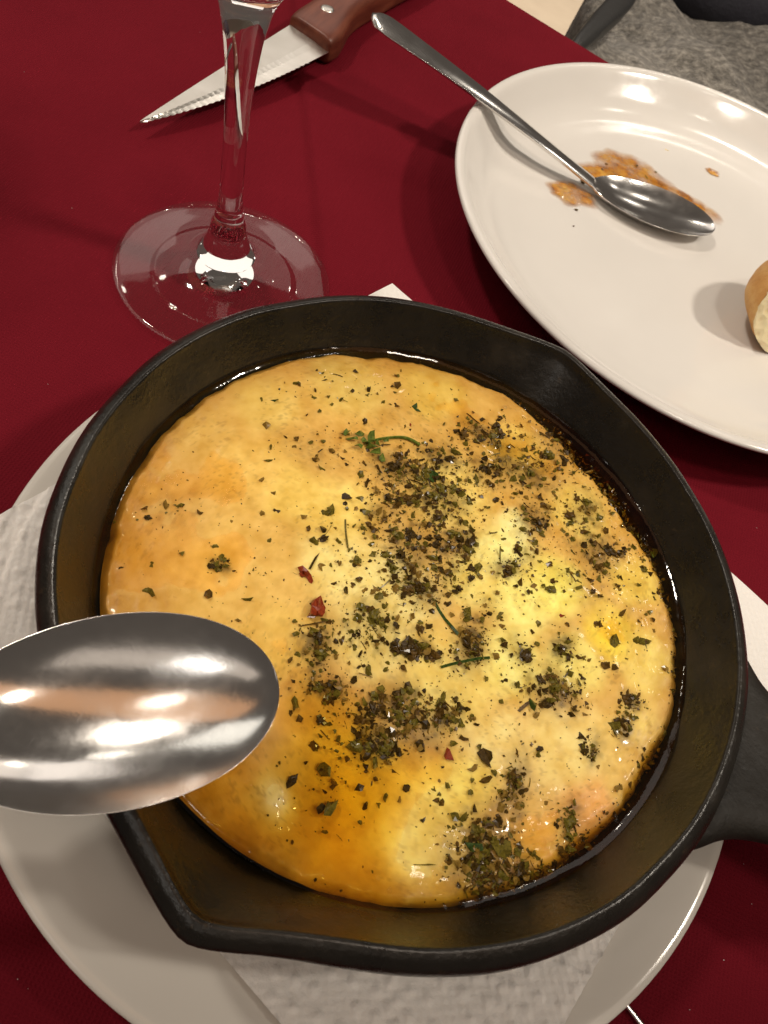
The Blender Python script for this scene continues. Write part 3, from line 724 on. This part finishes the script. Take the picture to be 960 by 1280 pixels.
# small bubbles in the oil at the edge of the cheese
V, F = [], []
for k in range(70):
    th = rnd.choice((rnd.uniform(0, 2 * PI), rnd.gauss(0.9, 0.5), rnd.gauss(-0.7, 0.4))); rr_ = rnd.uniform(6.25, 6.85); sz = rnd.uniform(0.03, 0.085)
    x, y = PC[0] + rr_ * math.cos(th), PC[1] + rr_ * math.sin(th); z = max(ZO, float(cheese_h(x, y))); o_ = len(V)
    V.append((x, y, z + sz * 0.8))
    for j in range(1, 4):
        for i in range(8):
            e = PI / 2 * (1 - j / 3); V.append((x + sz * math.cos(e) * math.cos(i * PI / 4), y + sz * math.cos(e) * math.sin(i * PI / 4), z - 0.005 + 0.8 * sz * math.sin(e)))
    F += [(o_, o_ + 1 + i, o_ + 1 + (i + 1) % 8) for i in range(8)]
    for j in range(2):
        for i in range(8): F.append((o_ + 1 + j * 8 + i, o_ + 9 + j * 8 + i, o_ + 9 + j * 8 + (i + 1) % 8, o_ + 1 + j * 8 + (i + 1) % 8))
bu = obj('oil_bubbles', mesh('oil_bubbles', V, F), M_thin, food); bu['kind'] = 'stuff'
# the thousands of smaller crumbs: one mesh
VV, FF, MI = [], [], []
for (x, y, s, m, k) in small_:
    V, F = flake_geo(k, s * 1.15)
    V = np.array(V); a = rnd.uniform(0, 2 * PI); ca_, sa_ = math.cos(a), math.sin(a)
    tx, ty = rnd.gauss(0, 0.3), rnd.gauss(0, 0.3)
    X = V[:, 0] * ca_ - V[:, 1] * sa_; Y = V[:, 0] * sa_ + V[:, 1] * ca_; Zz = V[:, 2] + X * tx + Y * ty
    z = max(float(cheese_h(x, y)), ZO - rnd.uniform(0.0, 0.12))
    o = len(VV); VV += list(zip(X + x, Y + y, Zz + z + rnd.uniform(-0.35, 0.1) * s))
    FF += [tuple(i + o for i in f) for f in F]; MI += [m] * len(F)
hm = mesh('herb_crumbs', VV, FF, False)
for m in M_herbs: hm.materials.append(m)
hm.polygons.foreach_set('material_index', MI[:len(hm.polygons)])
hc = obj('herb_crumbs', hm, None, food); hc['kind'] = 'stuff'

# ------------------------------------------------------------------ spoons
def spoon_geo(Lb, W, D, Lh, end_w, rise, droop, arch):
    """tip at x=0, handle runs to -x; returns ring sections"""
    ss = list(Lb * (1 - np.cos(np.linspace(0, PI / 2, 34))) * 0.5) + list(np.linspace(Lb * 0.5, Lb, 30)[1:]) + list(np.linspace(Lb, Lb + Lh, 60)[1:])
    nt_ = 26; rows = []
    for s in ss:
        u = min(1.0, max(0.0, s / Lb))
        q = max(0.0, 4 * u * (1 - u)); bowl = W * q ** 0.5 * (1.0 - 0.10 * (u - 0.5))
        v = max(0, (s - Lb) / Lh)
        hw = 0.33 + (0.30 - 0.33) * min(1, v * 5) + (end_w - 0.30) * max(0, min(1, (v - 0.15) / 0.75)) ** 1.2
        if v > 0.93: hw *= max(0.02, 1 - ((v - 0.93) / 0.07) ** 2) ** 0.5
        on = 1 / (1 + math.exp(-(s - Lb * 0.90) * 6.5))
        w = (bowl ** 3 + (hw * on) ** 3) ** (1 / 3)
        w = max(w, 0.004)
        dep = D * (q ** 0.75) * (1 + 0.25 * (u - 0.5))
        zc = -0.28 * (1 - u) ** 2 * 0.0 + rise * (1 / (1 + math.exp(-(s - Lb * 1.08) * 3.2))) + arch * math.sin(PI * min(1, v)) - droop * v
        th = 0.085 + 0.13 * on * (1 - 0.35 * v)
        rows.append((s, w, dep, zc, th, on))
    V, rings = [], []
    for (s, w, dep, zc, th, on) in rows:
        top, bot = [], []
        for k in range(nt_):
            t = -math.cos(PI * k / (nt_ - 1))
            z = zc - dep * (1 - abs(t) ** 2.3) + on * 0.06 * (1 - t * t)
            top.append((-s, w * t, z))
            edge = (1 - t ** 8)
            bot.append((-s, w * t * 0.992, z - th * (0.35 + 0.65 * edge) if w > 0.05 else z - th * 0.4))
        ring = []
        for p in top + bot[::-1]: ring.append(len(V)); V.append(p)
        rings.append(ring)
    return V, rings, [r[0] for r in rows]
def build_spoon(mat, label, cat, group, M, geo):
    V, rings, ss = spoon_geo(*geo)
    Lb = geo[0]
    V = [tuple(M @ Vector(v)) for v in V]
    cut = max(i for i, s in enumerate(ss) if s <= Lb * 1.03)
    t = thing('spoon', tuple(M @ Vector((-Lb * 0.5, 0, -geo[2]))), label, cat, group)
    def part(name, a, b_):
        F = []
        for i in range(a, b_):
            A, B = rings[i], rings[i + 1]; n = len(A)
            for k in range(n): F.append((A[k], B[k], B[(k + 1) % n], A[(k + 1) % n]))
        if a == 0: F.append(tuple(rings[0]))
        if b_ == len(rings) - 1: F.append(tuple(rings[-1][::-1]))
        used = sorted({i for f in F for i in f}); mp = {o: n for n, o in enumerate(used)}
        return obj(name, mesh(name, [V[i] for i in used], [tuple(mp[i] for i in f) for f in F]), mat, t)
    part('bowl', 0, cut); part('handle', cut, len(rings) - 1)
    return t
def frame(tip, toward, tilt_up, roll=0.0):
    """matrix whose +x points from the handle to the tip; tilt_up raises the tip"""
    d = Vector((tip[0] - toward[0], tip[1] - toward[1], 0)).normalized()
    x = Vector((d.x * math.cos(tilt_up), d.y * math.cos(tilt_up), math.sin(tilt_up)))
    y = Vector((0, 0, 1)).cross(x).normalized(); z = x.cross(y)
    m = Matrix((x, y, z)).transposed().to_4x4()
    return Matrix.Translation(Vector([float(c) for c in tip])) @ m @ Matrix.Rotation(roll, 4, 'X')
# spoon resting on the rim of the skillet, its bowl over the cheese
tip = at(349, 858, 6.05); far = at(0, 899, 5.7)
build_spoon(M_steel, 'steel spoon in the foreground, its bowl over the skillet rim', 'spoon', 'steel spoons',
            frame(tip, far, math.radians(6), math.radians(0)), (5.55, 1.66, 0.75, 11.8, 0.72, 0.30, 3.4, 0.35))
# spoon lying in the large plate, handle over its rim
tip2 = at(894, 285, 1.3); far2 = tip2 + np.array([math.cos(math.radians(184.5)), math.sin(math.radians(184.5)), 0])
build_spoon(M_steel, 'steel spoon lying across the large plate in a smear of sauce', 'spoon', 'steel spoons',
            frame(tip2, far2, math.radians(2), math.radians(0)), (5.6, 1.46, 0.47, 10.8, 0.68, 0.0, -3.1, 0.12))

# ------------------------------------------------------------------ large plate, sauce, bread
P2 = (7.504, 30.591)
p2 = [(0, 0.35), (7.2, 0.35), (7.35, 0.0), (7.8, 0.0), (8.0, 0.3), (9.2, 0.75), (10.4, 1.4), (11.1, 1.92), (11.32, 2.08), (11.38, 2.18), (11.32, 2.27),
      (11.15, 2.29), (10.95, 2.20), (10.55, 1.80), (10.05, 1.35), (9.6, 1.08), (9.2, 0.93), (8.7, 0.83), (8.2, 0.74), (7.6, 0.68), (6.9, 0.655), (6.2, 0.65), (4, 0.65), (2, 0.65), (0, 0.65)]
V, F = revolve(smooth_prof(p2, 110), 200, P2)
pl2 = obj('large_plate', mesh('large_plate', V, F), M_plate2, origin=(P2[0], P2[1], 0))
tag(pl2, 'large white glazed plate at upper right with sauce smear and a spoon', 'plate')

M_sauce, nt, b = new_mat('oily_orange_sauce'); co = ocoord(nt)
n1 = noise(nt, 130, 4, 0.6, co)
r1 = ramp(nt, n1.outputs[0], [(0.32, (0.26, 0.075, 0.006, 1)), (0.48, (0.52, 0.21, 0.022, 1)), (0.68, (0.68, 0.38, 0.07, 1))]); nt.links.new(r1.outputs[0], b.inputs['Base Color'])
b.inputs['Roughness'].default_value = 0.2; b.inputs['Coat Weight'].default_value = 0.6
aa = node(nt, 'ShaderNodeAttribute', attribute_name='film')
n2 = noise(nt, 110, 4, 0.6, co)
ml = node(nt, 'ShaderNodeMath', operation='MULTIPLY'); nt.links.new(aa.outputs['Fac'], ml.inputs[0])
r2 = ramp(nt, n2.outputs[0], [(0.32, g(0.35)), (0.6, g(1.0))]); nt.links.new(r2.outputs[0], ml.inputs[1]); nt.links.new(ml.outputs[0], b.inputs['Alpha'])
bump(nt, b, n1.outputs[0], 0.4, 0.0008)
def sauce_patch(parent, cpx, rx, ry, rot, seed, thick=0.03):
    c = at(cpx[0], cpx[1], 0.68)[:2]; V = [(c[0], c[1], 0.675 + thick)]; A = [1.0]; n = 48; m = 12; F = []
    for i in range(1, m + 1):
        t = i / m
        for k in range(n):
            a = 2 * PI * k / n
            r = t * (1 + 0.35 * float(fbm(math.cos(a) * 1.4 + seed, math.sin(a) * 1.4, 3, seed)))
            lx, ly = rx * r * math.cos(a), ry * r * math.sin(a)
            x = c[0] + lx * math.cos(rot) - ly * math.sin(rot); y = c[1] + lx * math.sin(rot) + ly * math.cos(rot)
            al = max(0, 1 - t ** 1.6) * (0.75 + 0.5 * float(fbm(x * 2, y * 2, 2, seed + 3)))
            V.append((x, y, 0.675 + thick * max(0.05, 1 - t * t) * (0.7 + 0.5 * float(fbm(x * 4, y * 4, 2, seed))))); A.append(max(0, min(1, al * 2.2)))
    F = [(0, 1 + k, 1 + (k + 1) % n) for k in range(n)]
    for i in range(m - 1):
        o = 1 + i * n
        for k in range(n): F.append((o + k, o + n + k, o + n + (k + 1) % n, o + (k + 1) % n))
    me = mesh('sauce_film', V, F); at_ = me.attributes.new('film', 'FLOAT', 'POINT'); at_.data.foreach_set('value', A)
    return obj('sauce_film', me, M_sauce, parent)
sc_ = thing('sauce_smear', at(770, 235, 0.66), 'oily orange sauce smear with herb bits on the large plate, around the spoon', 'sauce')
for k, (c, rx, ry, rot, th) in enumerate((((716, 243), 1.25, 0.9, 0.2, 0.10), ((788, 216), 2.1, 1.35, 0.15, 0.04), ((856, 250), 2.0, 0.75, -0.15, 0.025), ((756, 222), 1.5, 1.0, 0, 0.05))):
    sauce_patch(sc_, c, rx, ry, rot, 101 + k * 7, th)
for (px, py, s, m) in ((795, 208, .28, 1), (808, 222, .3, 2), (768, 222, .2, 0), (752, 212, .3, 1), (728, 228, .28, 1), (735, 250, .3, 1), (720, 262, .2, 1), (790, 230, .22, 2), (820, 215, .18, 2), (758, 205, .2, 1), (825, 238, .12, 0), (706, 236, .18, 1), (860, 250, .12, 1)):
    p = at(px, py, 0.68); V, F = flake_geo('leaf', s)
    a = rnd.uniform(0, 6); V = [(p[0] + v[0] * math.cos(a) - v[1] * math.sin(a), p[1] + v[0] * math.sin(a) + v[1] * math.cos(a), 0.68 + v[2] * 0.35) for v in V]
    obj('herb_flake', mesh('herb_flake', V, F, False), M_herbs[m], sc_)
dr = thing('sauce_drop', at(891, 215, 0.66), 'single small orange sauce drop on the large plate, apart from the smear', 'sauce')
sauce_patch(dr, (891, 215), 0.42, 0.32, -0.2, 141, 0.05)

M_crust, nt, b = new_mat('golden_bread_crust'); co = ocoord(nt)
n1 = noise(nt, 70, 6, 0.65, co)
r1 = ramp(nt, n1.outputs[0], [(0.3, (0.42, 0.17, 0.035, 1)), (0.5, (0.58, 0.29, 0.075, 1)), (0.72, (0.72, 0.46, 0.17, 1))]); nt.links.new(r1.outputs[0], b.inputs['Base Color'])
b.inputs['Roughness'].default_value = 0.55; n2 = noise(nt, 150, 6, 0.7, co); bump(nt, b, n2.outputs[0], 0.7, 0.0018)
M_crumb, nt, b = new_mat('pale_bread_crumb'); co = ocoord(nt)
v1 = node(nt, 'ShaderNodeTexVoronoi'); v1.inputs['Scale'].default_value = 260; nt.links.new(co, v1.inputs[0])
r1 = ramp(nt, v1.outputs[0], [(0.0, (0.66, 0.50, 0.25, 1)), (0.4, (0.82, 0.70, 0.44, 1))]); nt.links.new(r1.outputs[0], b.inputs['Base Color'])
b.inputs['Roughness'].default_value = 0.9; b.inputs['Subsurface Weight'].default_value = 0.2; b.inputs['Subsurface Radius'].default_value = (0.003, 0.002, 0.001)
bump(nt, b, v1.outputs[0], 0.8, 0.0015)
# a chunk of a roll: rounded crust, one cut side facing the camera's lower right
bc = at(1012, 398, 2.0); bc[2] = 0.66
br = thing('bread_chunk', bc, 'piece of crusty bread with pale cut side on the large plate, at right edge', 'bread')
cutn = np.array([0.45, -0.80, 0.40]); cutn /= np.linalg.norm(cutn); cutd = 0.05
def bread_pt(a, e):
    d = np.array([math.cos(e) * math.cos(a), math.cos(e) * math.sin(a), math.sin(e)])
    r = np.array([2.75, 2.7, 1.75]) * (1 + 0.06 * float(fbm(d[0] * 2 + 9, d[1] * 2 + d[2], 3, 55)))
    return d * r
nA, nE = 72, 40; V, F, cutring = [], [], []
ctr = np.array([bc[0], bc[1], 0.66 + 1.68])
inside = []
for j in range(nE + 1):
    for i in range(nA):
        p = bread_pt(2 * PI * i / nA, -PI / 2 + PI * j / nE)
        d = p @ cutn
        cutp = d > cutd
        if cutp: p = p - cutn * (d - cutd)
        inside.append(cutp); V.append(ctr + p)
Fc, Fm = [], []
for j in range(nE):
    for i in range(nA):
        f = (j * nA + i, j * nA + (i + 1) % nA, (j + 1) * nA + (i + 1) % nA, (j + 1) * nA + i)
        (Fm if sum(inside[k] for k in f) >= 3 else Fc).append(f)
def sub(V, F):
    used = sorted({i for f in F for i in f}); mp = {o: n for n, o in enumerate(used)}
    return [V[i] for i in used], [tuple(mp[i] for i in f) for f in F]
v_, f_ = sub(V, Fc); obj('crust', mesh('crust', v_, f_), M_crust, br)
v_, f_ = sub(V, Fm)
v_ = [p + cutn * (0.05 * float(fbm(p[0] * 5, p[2] * 5 + p[1], 3, 12))) for p in v_]
obj('crumb', mesh('crumb', v_, f_), M_crumb, br)
for (px, py, z, s) in ((833, 188, 0.66, 0.14), (717, 283, 0.66, 0.07)):
    p = at(px, py, z); V, F = flake_geo('leaf', s * 1.6)
    o = obj('bread_crumb', mesh('bread_crumb', [(p[0] + v[0], p[1] + v[1], z + v[2]) for v in V], F, False), M_crumb if s > 0.1 else M_herbs[1], origin=p)
    tag(o, 'tiny pale bread crumb beyond the spoon bowl on the large plate' if s > 0.1 else 'tiny brown crumb below the spoon neck on the large plate', 'crumb')

# ------------------------------------------------------------------ wine glass
GC = (-8.412, 18.44)
outer = [(0, 0.34), (0.9, 0.30), (1.7, 0.20), (2.3, 0.14), (2.45, 0.08), (2.9, 0.05), (3.35, 0.02), (3.55, 0.03), (3.63, 0.09), (3.64, 0.15), (3.60, 0.21), (3.45, 0.25),
         (2.9, 0.33), (2.2, 0.44), (1.6, 0.60), (1.15, 0.86), (0.86, 1.22), (0.70, 1.62), (0.60, 1.95), (0.545, 2.25), (0.47, 2.5), (0.41, 2.85), (0.365, 3.4), (0.345, 4.4), (0.345, 5.6), (0.385, 6.7), (0.46, 7.6), (0.58, 8.4), (0.80, 9.1),
         (1.35, 9.75), (2.2, 10.5), (3.1, 11.6), (3.75, 13.0), (4.0, 14.6), (3.9, 16.2), (3.6, 18.0), (3.25, 20.0), (3.20, 20.1), (3.14, 20.0), (3.48, 18.0), (3.78, 16.2), (3.87, 14.6), (3.62, 13.05), (2.97, 11.7), (2.05, 10.65), (1.2, 9.95), (0.55, 9.55), (0, 9.42)]
gp = []
for a, b_ in zip(outer[:-1], outer[1:]): pass
gp = smooth_prof(outer, 260)
V, F = revolve(gp, 112, GC)
full = mesh('glass_full', V, F)
# split foot / stem / bowl along shared rings, keeping the unbroken surface's normals
fn_all = np.zeros(len(V) * 3); full.vertices.foreach_get('normal', fn_all); fn_all = fn_all.reshape(-1, 3)
zs = np.array(V)[:, 2]
wg = thing('wine_glass', (GC[0], GC[1], 0), 'clear stemmed wine glass standing on the tablecloth behind the skillet', 'wine glass')
fz = [max(zs[i] for i in f) for f in F]; rad = np.hypot(np.array(V)[:, 0] - GC[0], np.array(V)[:, 1] - GC[1])
def glass_part(name, cond, mat):
    fs = [f for f, z in zip(F, fz) if cond(z)]
    used = sorted({i for f in fs for i in f}); mp = {o: n for n, o in enumerate(used)}
    me = mesh(name, [V[i] for i in used], [tuple(mp[i] for i in f) for f in fs])
    me.normals_split_custom_set_from_vertices([tuple(fn_all[i]) for i in used])
    return obj(name, me, mat, wg)
frad = [min(rad[i] for i in f) for f in F]; zr = list(zip(fz, frad))
fz = zr
glass_part('foot', lambda q: q[0] < 1.62 and q[1] > 0.95, M_thin); glass_part('stem', lambda q: q[0] < 9.6 and not (q[0] < 1.62 and q[1] > 0.95), M_glass); glass_part('bowl', lambda q: q[0] >= 9.6, M_thin)
bpy.data.meshes.remove(full)

# ------------------------------------------------------------------ steak knife
ktip = at(175, 153, 0.50); kb = at(388, 48, 0.80)
kd = (kb - ktip)[:2]; KL = np.linalg.norm(kd); kd /= KL; kw = np.array([kd[1], -kd[0]])     # along, towards the cutting edge
def kp(a, w, z): p = ktip[:2] + kd * a + kw * w; return (p[0], p[1], z)
kn = thing('steak_knife', (kb[0], kb[1], 0), 'serrated steak knife with red-brown wooden handle lying behind the wine glass', 'knife')
zk = lambda a: 0.50 + 0.30 * a / KL
na = 240; rows = []
for i in range(na + 1):
    a = KL * i / na; t = min(1.0, a / KL)
    sp = -1.12 * t ** 0.92                                    # spine
    edge = 1.08 * (1 - max(0.0, 1 - t) ** 2.6) + 0.02
    if 0.04 < t < 0.86: edge += 0.055 * abs(math.sin(a * PI / 0.30)) - 0.03
    gr = sp + (edge - sp) * 0.60                              # grind line
    rows.append((a, sp, gr, edge))
def sheet(cols, zfun, name, mat):
    V, F = [], []; n = len(cols(rows[0]))
    for r in rows:
        for k, w in enumerate(cols(r)): V.append(kp(r[0], w, zk(r[0]) + zfun(r, k)))
    for i in range(len(rows) - 1):
        for k in range(n - 1): F.append((i * n + k, i * n + k + 1, (i + 1) * n + k + 1, (i + 1) * n + k))
    return V, F
V, F = sheet(lambda r: (r[2], r[1], r[1], r[2]), lambda r, k: (0.055, 0.055, -0.055, -0.055)[k], 'blade', M_blade)
obj('blade', mesh('blade', V, F, False), M_blade, kn)
V, F = sheet(lambda r: (r[2], r[2] + (r[3] - r[2]) * 0.35, r[3], r[3], r[2]), lambda r, k: (0.055, 0.015, -0.012, -0.03, -0.055)[k], 'cutting_edge', M_edge)
obj('cutting_edge', mesh('cutting_edge', V, F, False), M_edge, kn)
# handle: lofted rounded-box sections; the front end is a blunt bolster shape
hs = [(-0.10, -1.10, 1.02, 0.50), (0.0, -1.20, 1.16, 0.60), (0.35, -1.24, 1.22, 0.66), (0.9, -1.22, 1.22, 0.69), (1.7, -1.18, 1.02, 0.70), (2.8, -1.14, 0.74, 0.70), (4.2, -1.12, 0.72, 0.70), (6.5, -1.12, 0.95, 0.70), (8.6, -1.15, 1.2, 0.68), (10.2, -1.05, 1.35, 0.64), (10.9, -0.7, 1.2, 0.5), (11.1, -0.3, 0.9, 0.3)]
hs = spline(hs, 70); V, F = [], []; NR = 40
for (a, w0, w1, ht) in hs:
    for k in range(NR):
        an = 2 * PI * k / NR; c_, s_ = math.cos(an), math.sin(an)
        x = math.copysign(abs(c_) ** 0.42, c_); z = math.copysign(abs(s_) ** 0.50, s_)
        V.append(kp(KL + a, (w0 + w1) / 2 + (w1 - w0) / 2 * x - 0.17 * max(0, a), 0.76 + ht * z))
for j in range(len(hs) - 1):
    for k in range(NR): F.append((j * NR + k, j * NR + (k + 1) % NR, (j + 1) * NR + (k + 1) % NR, (j + 1) * NR + k))
F.append(tuple(range(NR))[::-1]); F.append(tuple((len(hs) - 1) * NR + k for k in range(NR)))
hm_ = mesh('handle', V, F); kh = obj('handle', hm_, M_wood, kn)
for a, w in ((1.55, -0.15), (5.0, -0.15), (8.5, 0.0)):
    V, F = revolve([(0, 1.50), (0.22, 1.495), (0.30, 1.475), (0.31, 1.42)], 24, kp(KL + a, w - 0.17 * a, 0)[:2])
    obj('rivet', mesh('rivet', V, F), M_edge, kh)

# ------------------------------------------------------------------ utensil tip at the lower right
ta, tb = at(784, 1254, 0.25), at(812, 1290, 0.25)
dv = (tb - ta)[:2] / np.linalg.norm((tb - ta)[:2]); dn = np.array([-dv[1], dv[0]])
V, F = [], []; NR = 10
for (d, w, z) in ((-1.2, .02, .12), (-0.9, .05, .12), (0, .06, .14), (1.5, .09, .16), (3.2, .12, .2), (4.2, 1.0, .22), (5.6, 1.15, .25), (6.6, .7, .3), (7.4, .3, .35), (9, .28, .4), (13, .4, .3), (16.5, .6, .2), (17, .4, .2)):
    for k in range(NR):
        an = 2 * PI * k / NR; p = ta[:2] + dv * d + dn * w * math.cos(an)
        V.append((p[0], p[1], z + 0.06 * math.sin(an)))
for j in range(12):
    for k in range(NR): F.append((j * NR + k, j * NR + (k + 1) % NR, (j + 1) * NR + (k + 1) % NR, (j + 1) * NR + k))
pk = obj('utensil_tip', mesh('utensil_tip', V, F), M_steel, origin=(ta[0], ta[1], 0))  # plain stand-in for an unidentified thin bright metal line
tag(pk, 'thin shiny metal utensil tip poking out from under the small plate', 'utensil')

# ------------------------------------------------------------------ grey coat beyond the table
M_wool, nt, b = new_mat('heather_grey_wool'); co = ocoord(nt)
n1 = noise(nt, 150, 5, 0.75, co); n2 = noise(nt, 40, 3, 0.6, co)
r1 = ramp(nt, n1.outputs[0], [(0.35, (0.055, 0.050, 0.045, 1)), (0.5, (0.125, 0.115, 0.10, 1)), (0.68, (0.27, 0.25, 0.22, 1))]); nt.links.new(r1.outputs[0], b.inputs['Base Color'])
b.inputs['Roughness'].default_value = 0.95; b.inputs['Specular IOR Level'].default_value = 0.1; b.inputs['Sheen Weight'].default_value = 0.3
bb = bump(nt, b, n1.outputs[0], 0.7, 0.004); bump(nt, b, n2.outputs[0], 0.5, 0.008, bb)
M_navy, nt, b = new_mat('dark_navy_fabric'); b.inputs['Base Color'].default_value = (0.018, 0.018, 0.028, 1); b.inputs['Roughness'].default_value = 0.85
n1 = noise(nt, 200, 4, 0.6, ocoord(nt)); bump(nt, b, n1.outputs[0], 0.4, 0.002)
M_strap, nt, b = new_mat('black_leather_strap'); b.inputs['Base Color'].default_value = (0.02, 0.02, 0.02, 1); b.inputs['Roughness'].default_value = 0.35
n1 = noise(nt, 260, 4, 0.6, ocoord(nt)); bump(nt, b, n1.outputs[0], 0.4, 0.001)
ct_loc = at(880, 60, -12)
coat = thing('coat', (ct_loc[0], ct_loc[1], -30), 'heather grey wool coat bundled on a seat beyond the table edge', 'coat')
LC = [at(722, 52, -9)[:2], at(745, 0, -9)[:2]]
A0 = at(708, 60, -9)[:2]
ax = np.array([ed[0], ed[1]]); ay = en
def coat_pt(u, v):
    a = u * 44; d = v * 40
    p = A0 + ax * a + ay * (d - 4.0 + 0.0)
    z = -9 - 0.10 * d + 1.6 * float(fbm(a * 0.13, d * 0.13, 4, 81)) + 0.9 * math.sin(a * 0.30 + d * 0.22 + 1.3 * float(vnoise(a * .1, d * .1, 5)))
    z -= 14 * max(0, 1 - u / 0.05) ** 2 + 16 * max(0, 1 - v / 0.08) ** 2
    p = p + ax * (-0.26 * d + 1.2 * float(vnoise(d * 0.2, 3.0, 9)))
    return (p[0], p[1], z)
V, F = quad_grid(120, 110, coat_pt)
m_ = mesh('sleeve', V, F); obj('wool_body', m_, M_wool, coat)
def blob_strip(p, q, w, h, name, mat, parent, seed, n=40, m=24):
    V, F = [], []
    p = np.array(p); q = np.array(q); d = (q - p) / np.linalg.norm(q - p); side = np.cross([0, 0, 1], d)
    for i in range(n):
        t = i / (n - 1); c = p + (q - p) * t; e = max(0.02, math.sin(PI * min(max(t, 0.0), 1))) ** 0.4
        for k in range(m):
            an = 2 * PI * k / m; f = 1 + 0.18 * float(fbm(t * 5, an * 1.2 if k < m / 2 else (2 * PI - an) * 1.2, 3, seed))
            V.append(c + side * w * e * f * math.cos(an) + np.array([0, 0, 1]) * h * e * f * math.sin(an))
    for i in range(n - 1):
        for k in range(m): F.append((i * m + k, i * m + (k + 1) % m, (i + 1) * m + (k + 1) % m, (i + 1) * m + k))
    return obj(name, mesh(name, V, F), mat, parent)
blob_strip(at(790, -60, -12), at(1120, 70, -12), 9.0, 6.0, 'dark_lining', M_navy, coat, 87)
blob_strip(at(716, 62, -7.6), at(800, -20, -8.2), 1.0, 0.8, 'strap', M_strap, coat, 89)

V, F = [], []
for (px, py) in ((890, 765), (946, 660), (930, 1080), (905, 1200), (862, 1262), (35, 1236), (22, 1224), (60, 480), (250, 40), (470, 320), (520, 60), (560, 330), (90, 260), (430, 180), (940, 1130), (30, 90)):
    p = at(px, py, 0.03); v, f = flake_geo('twig' if rnd.random() < 0.4 else 'leaf', rnd.uniform(0.018, 0.04)); o_ = len(V)
    V += [(p[0] + q[0], p[1] + q[1], 0.02 + q[2]) for q in v]; F += [tuple(i + o_ for i in t_) for t_ in f]
li = obj('lint', mesh('lint', V, F, False), M_paper); li['kind'] = 'stuff'
tag(li, 'tiny pale lint and crumb specks scattered over the burgundy tablecloth', 'lint')
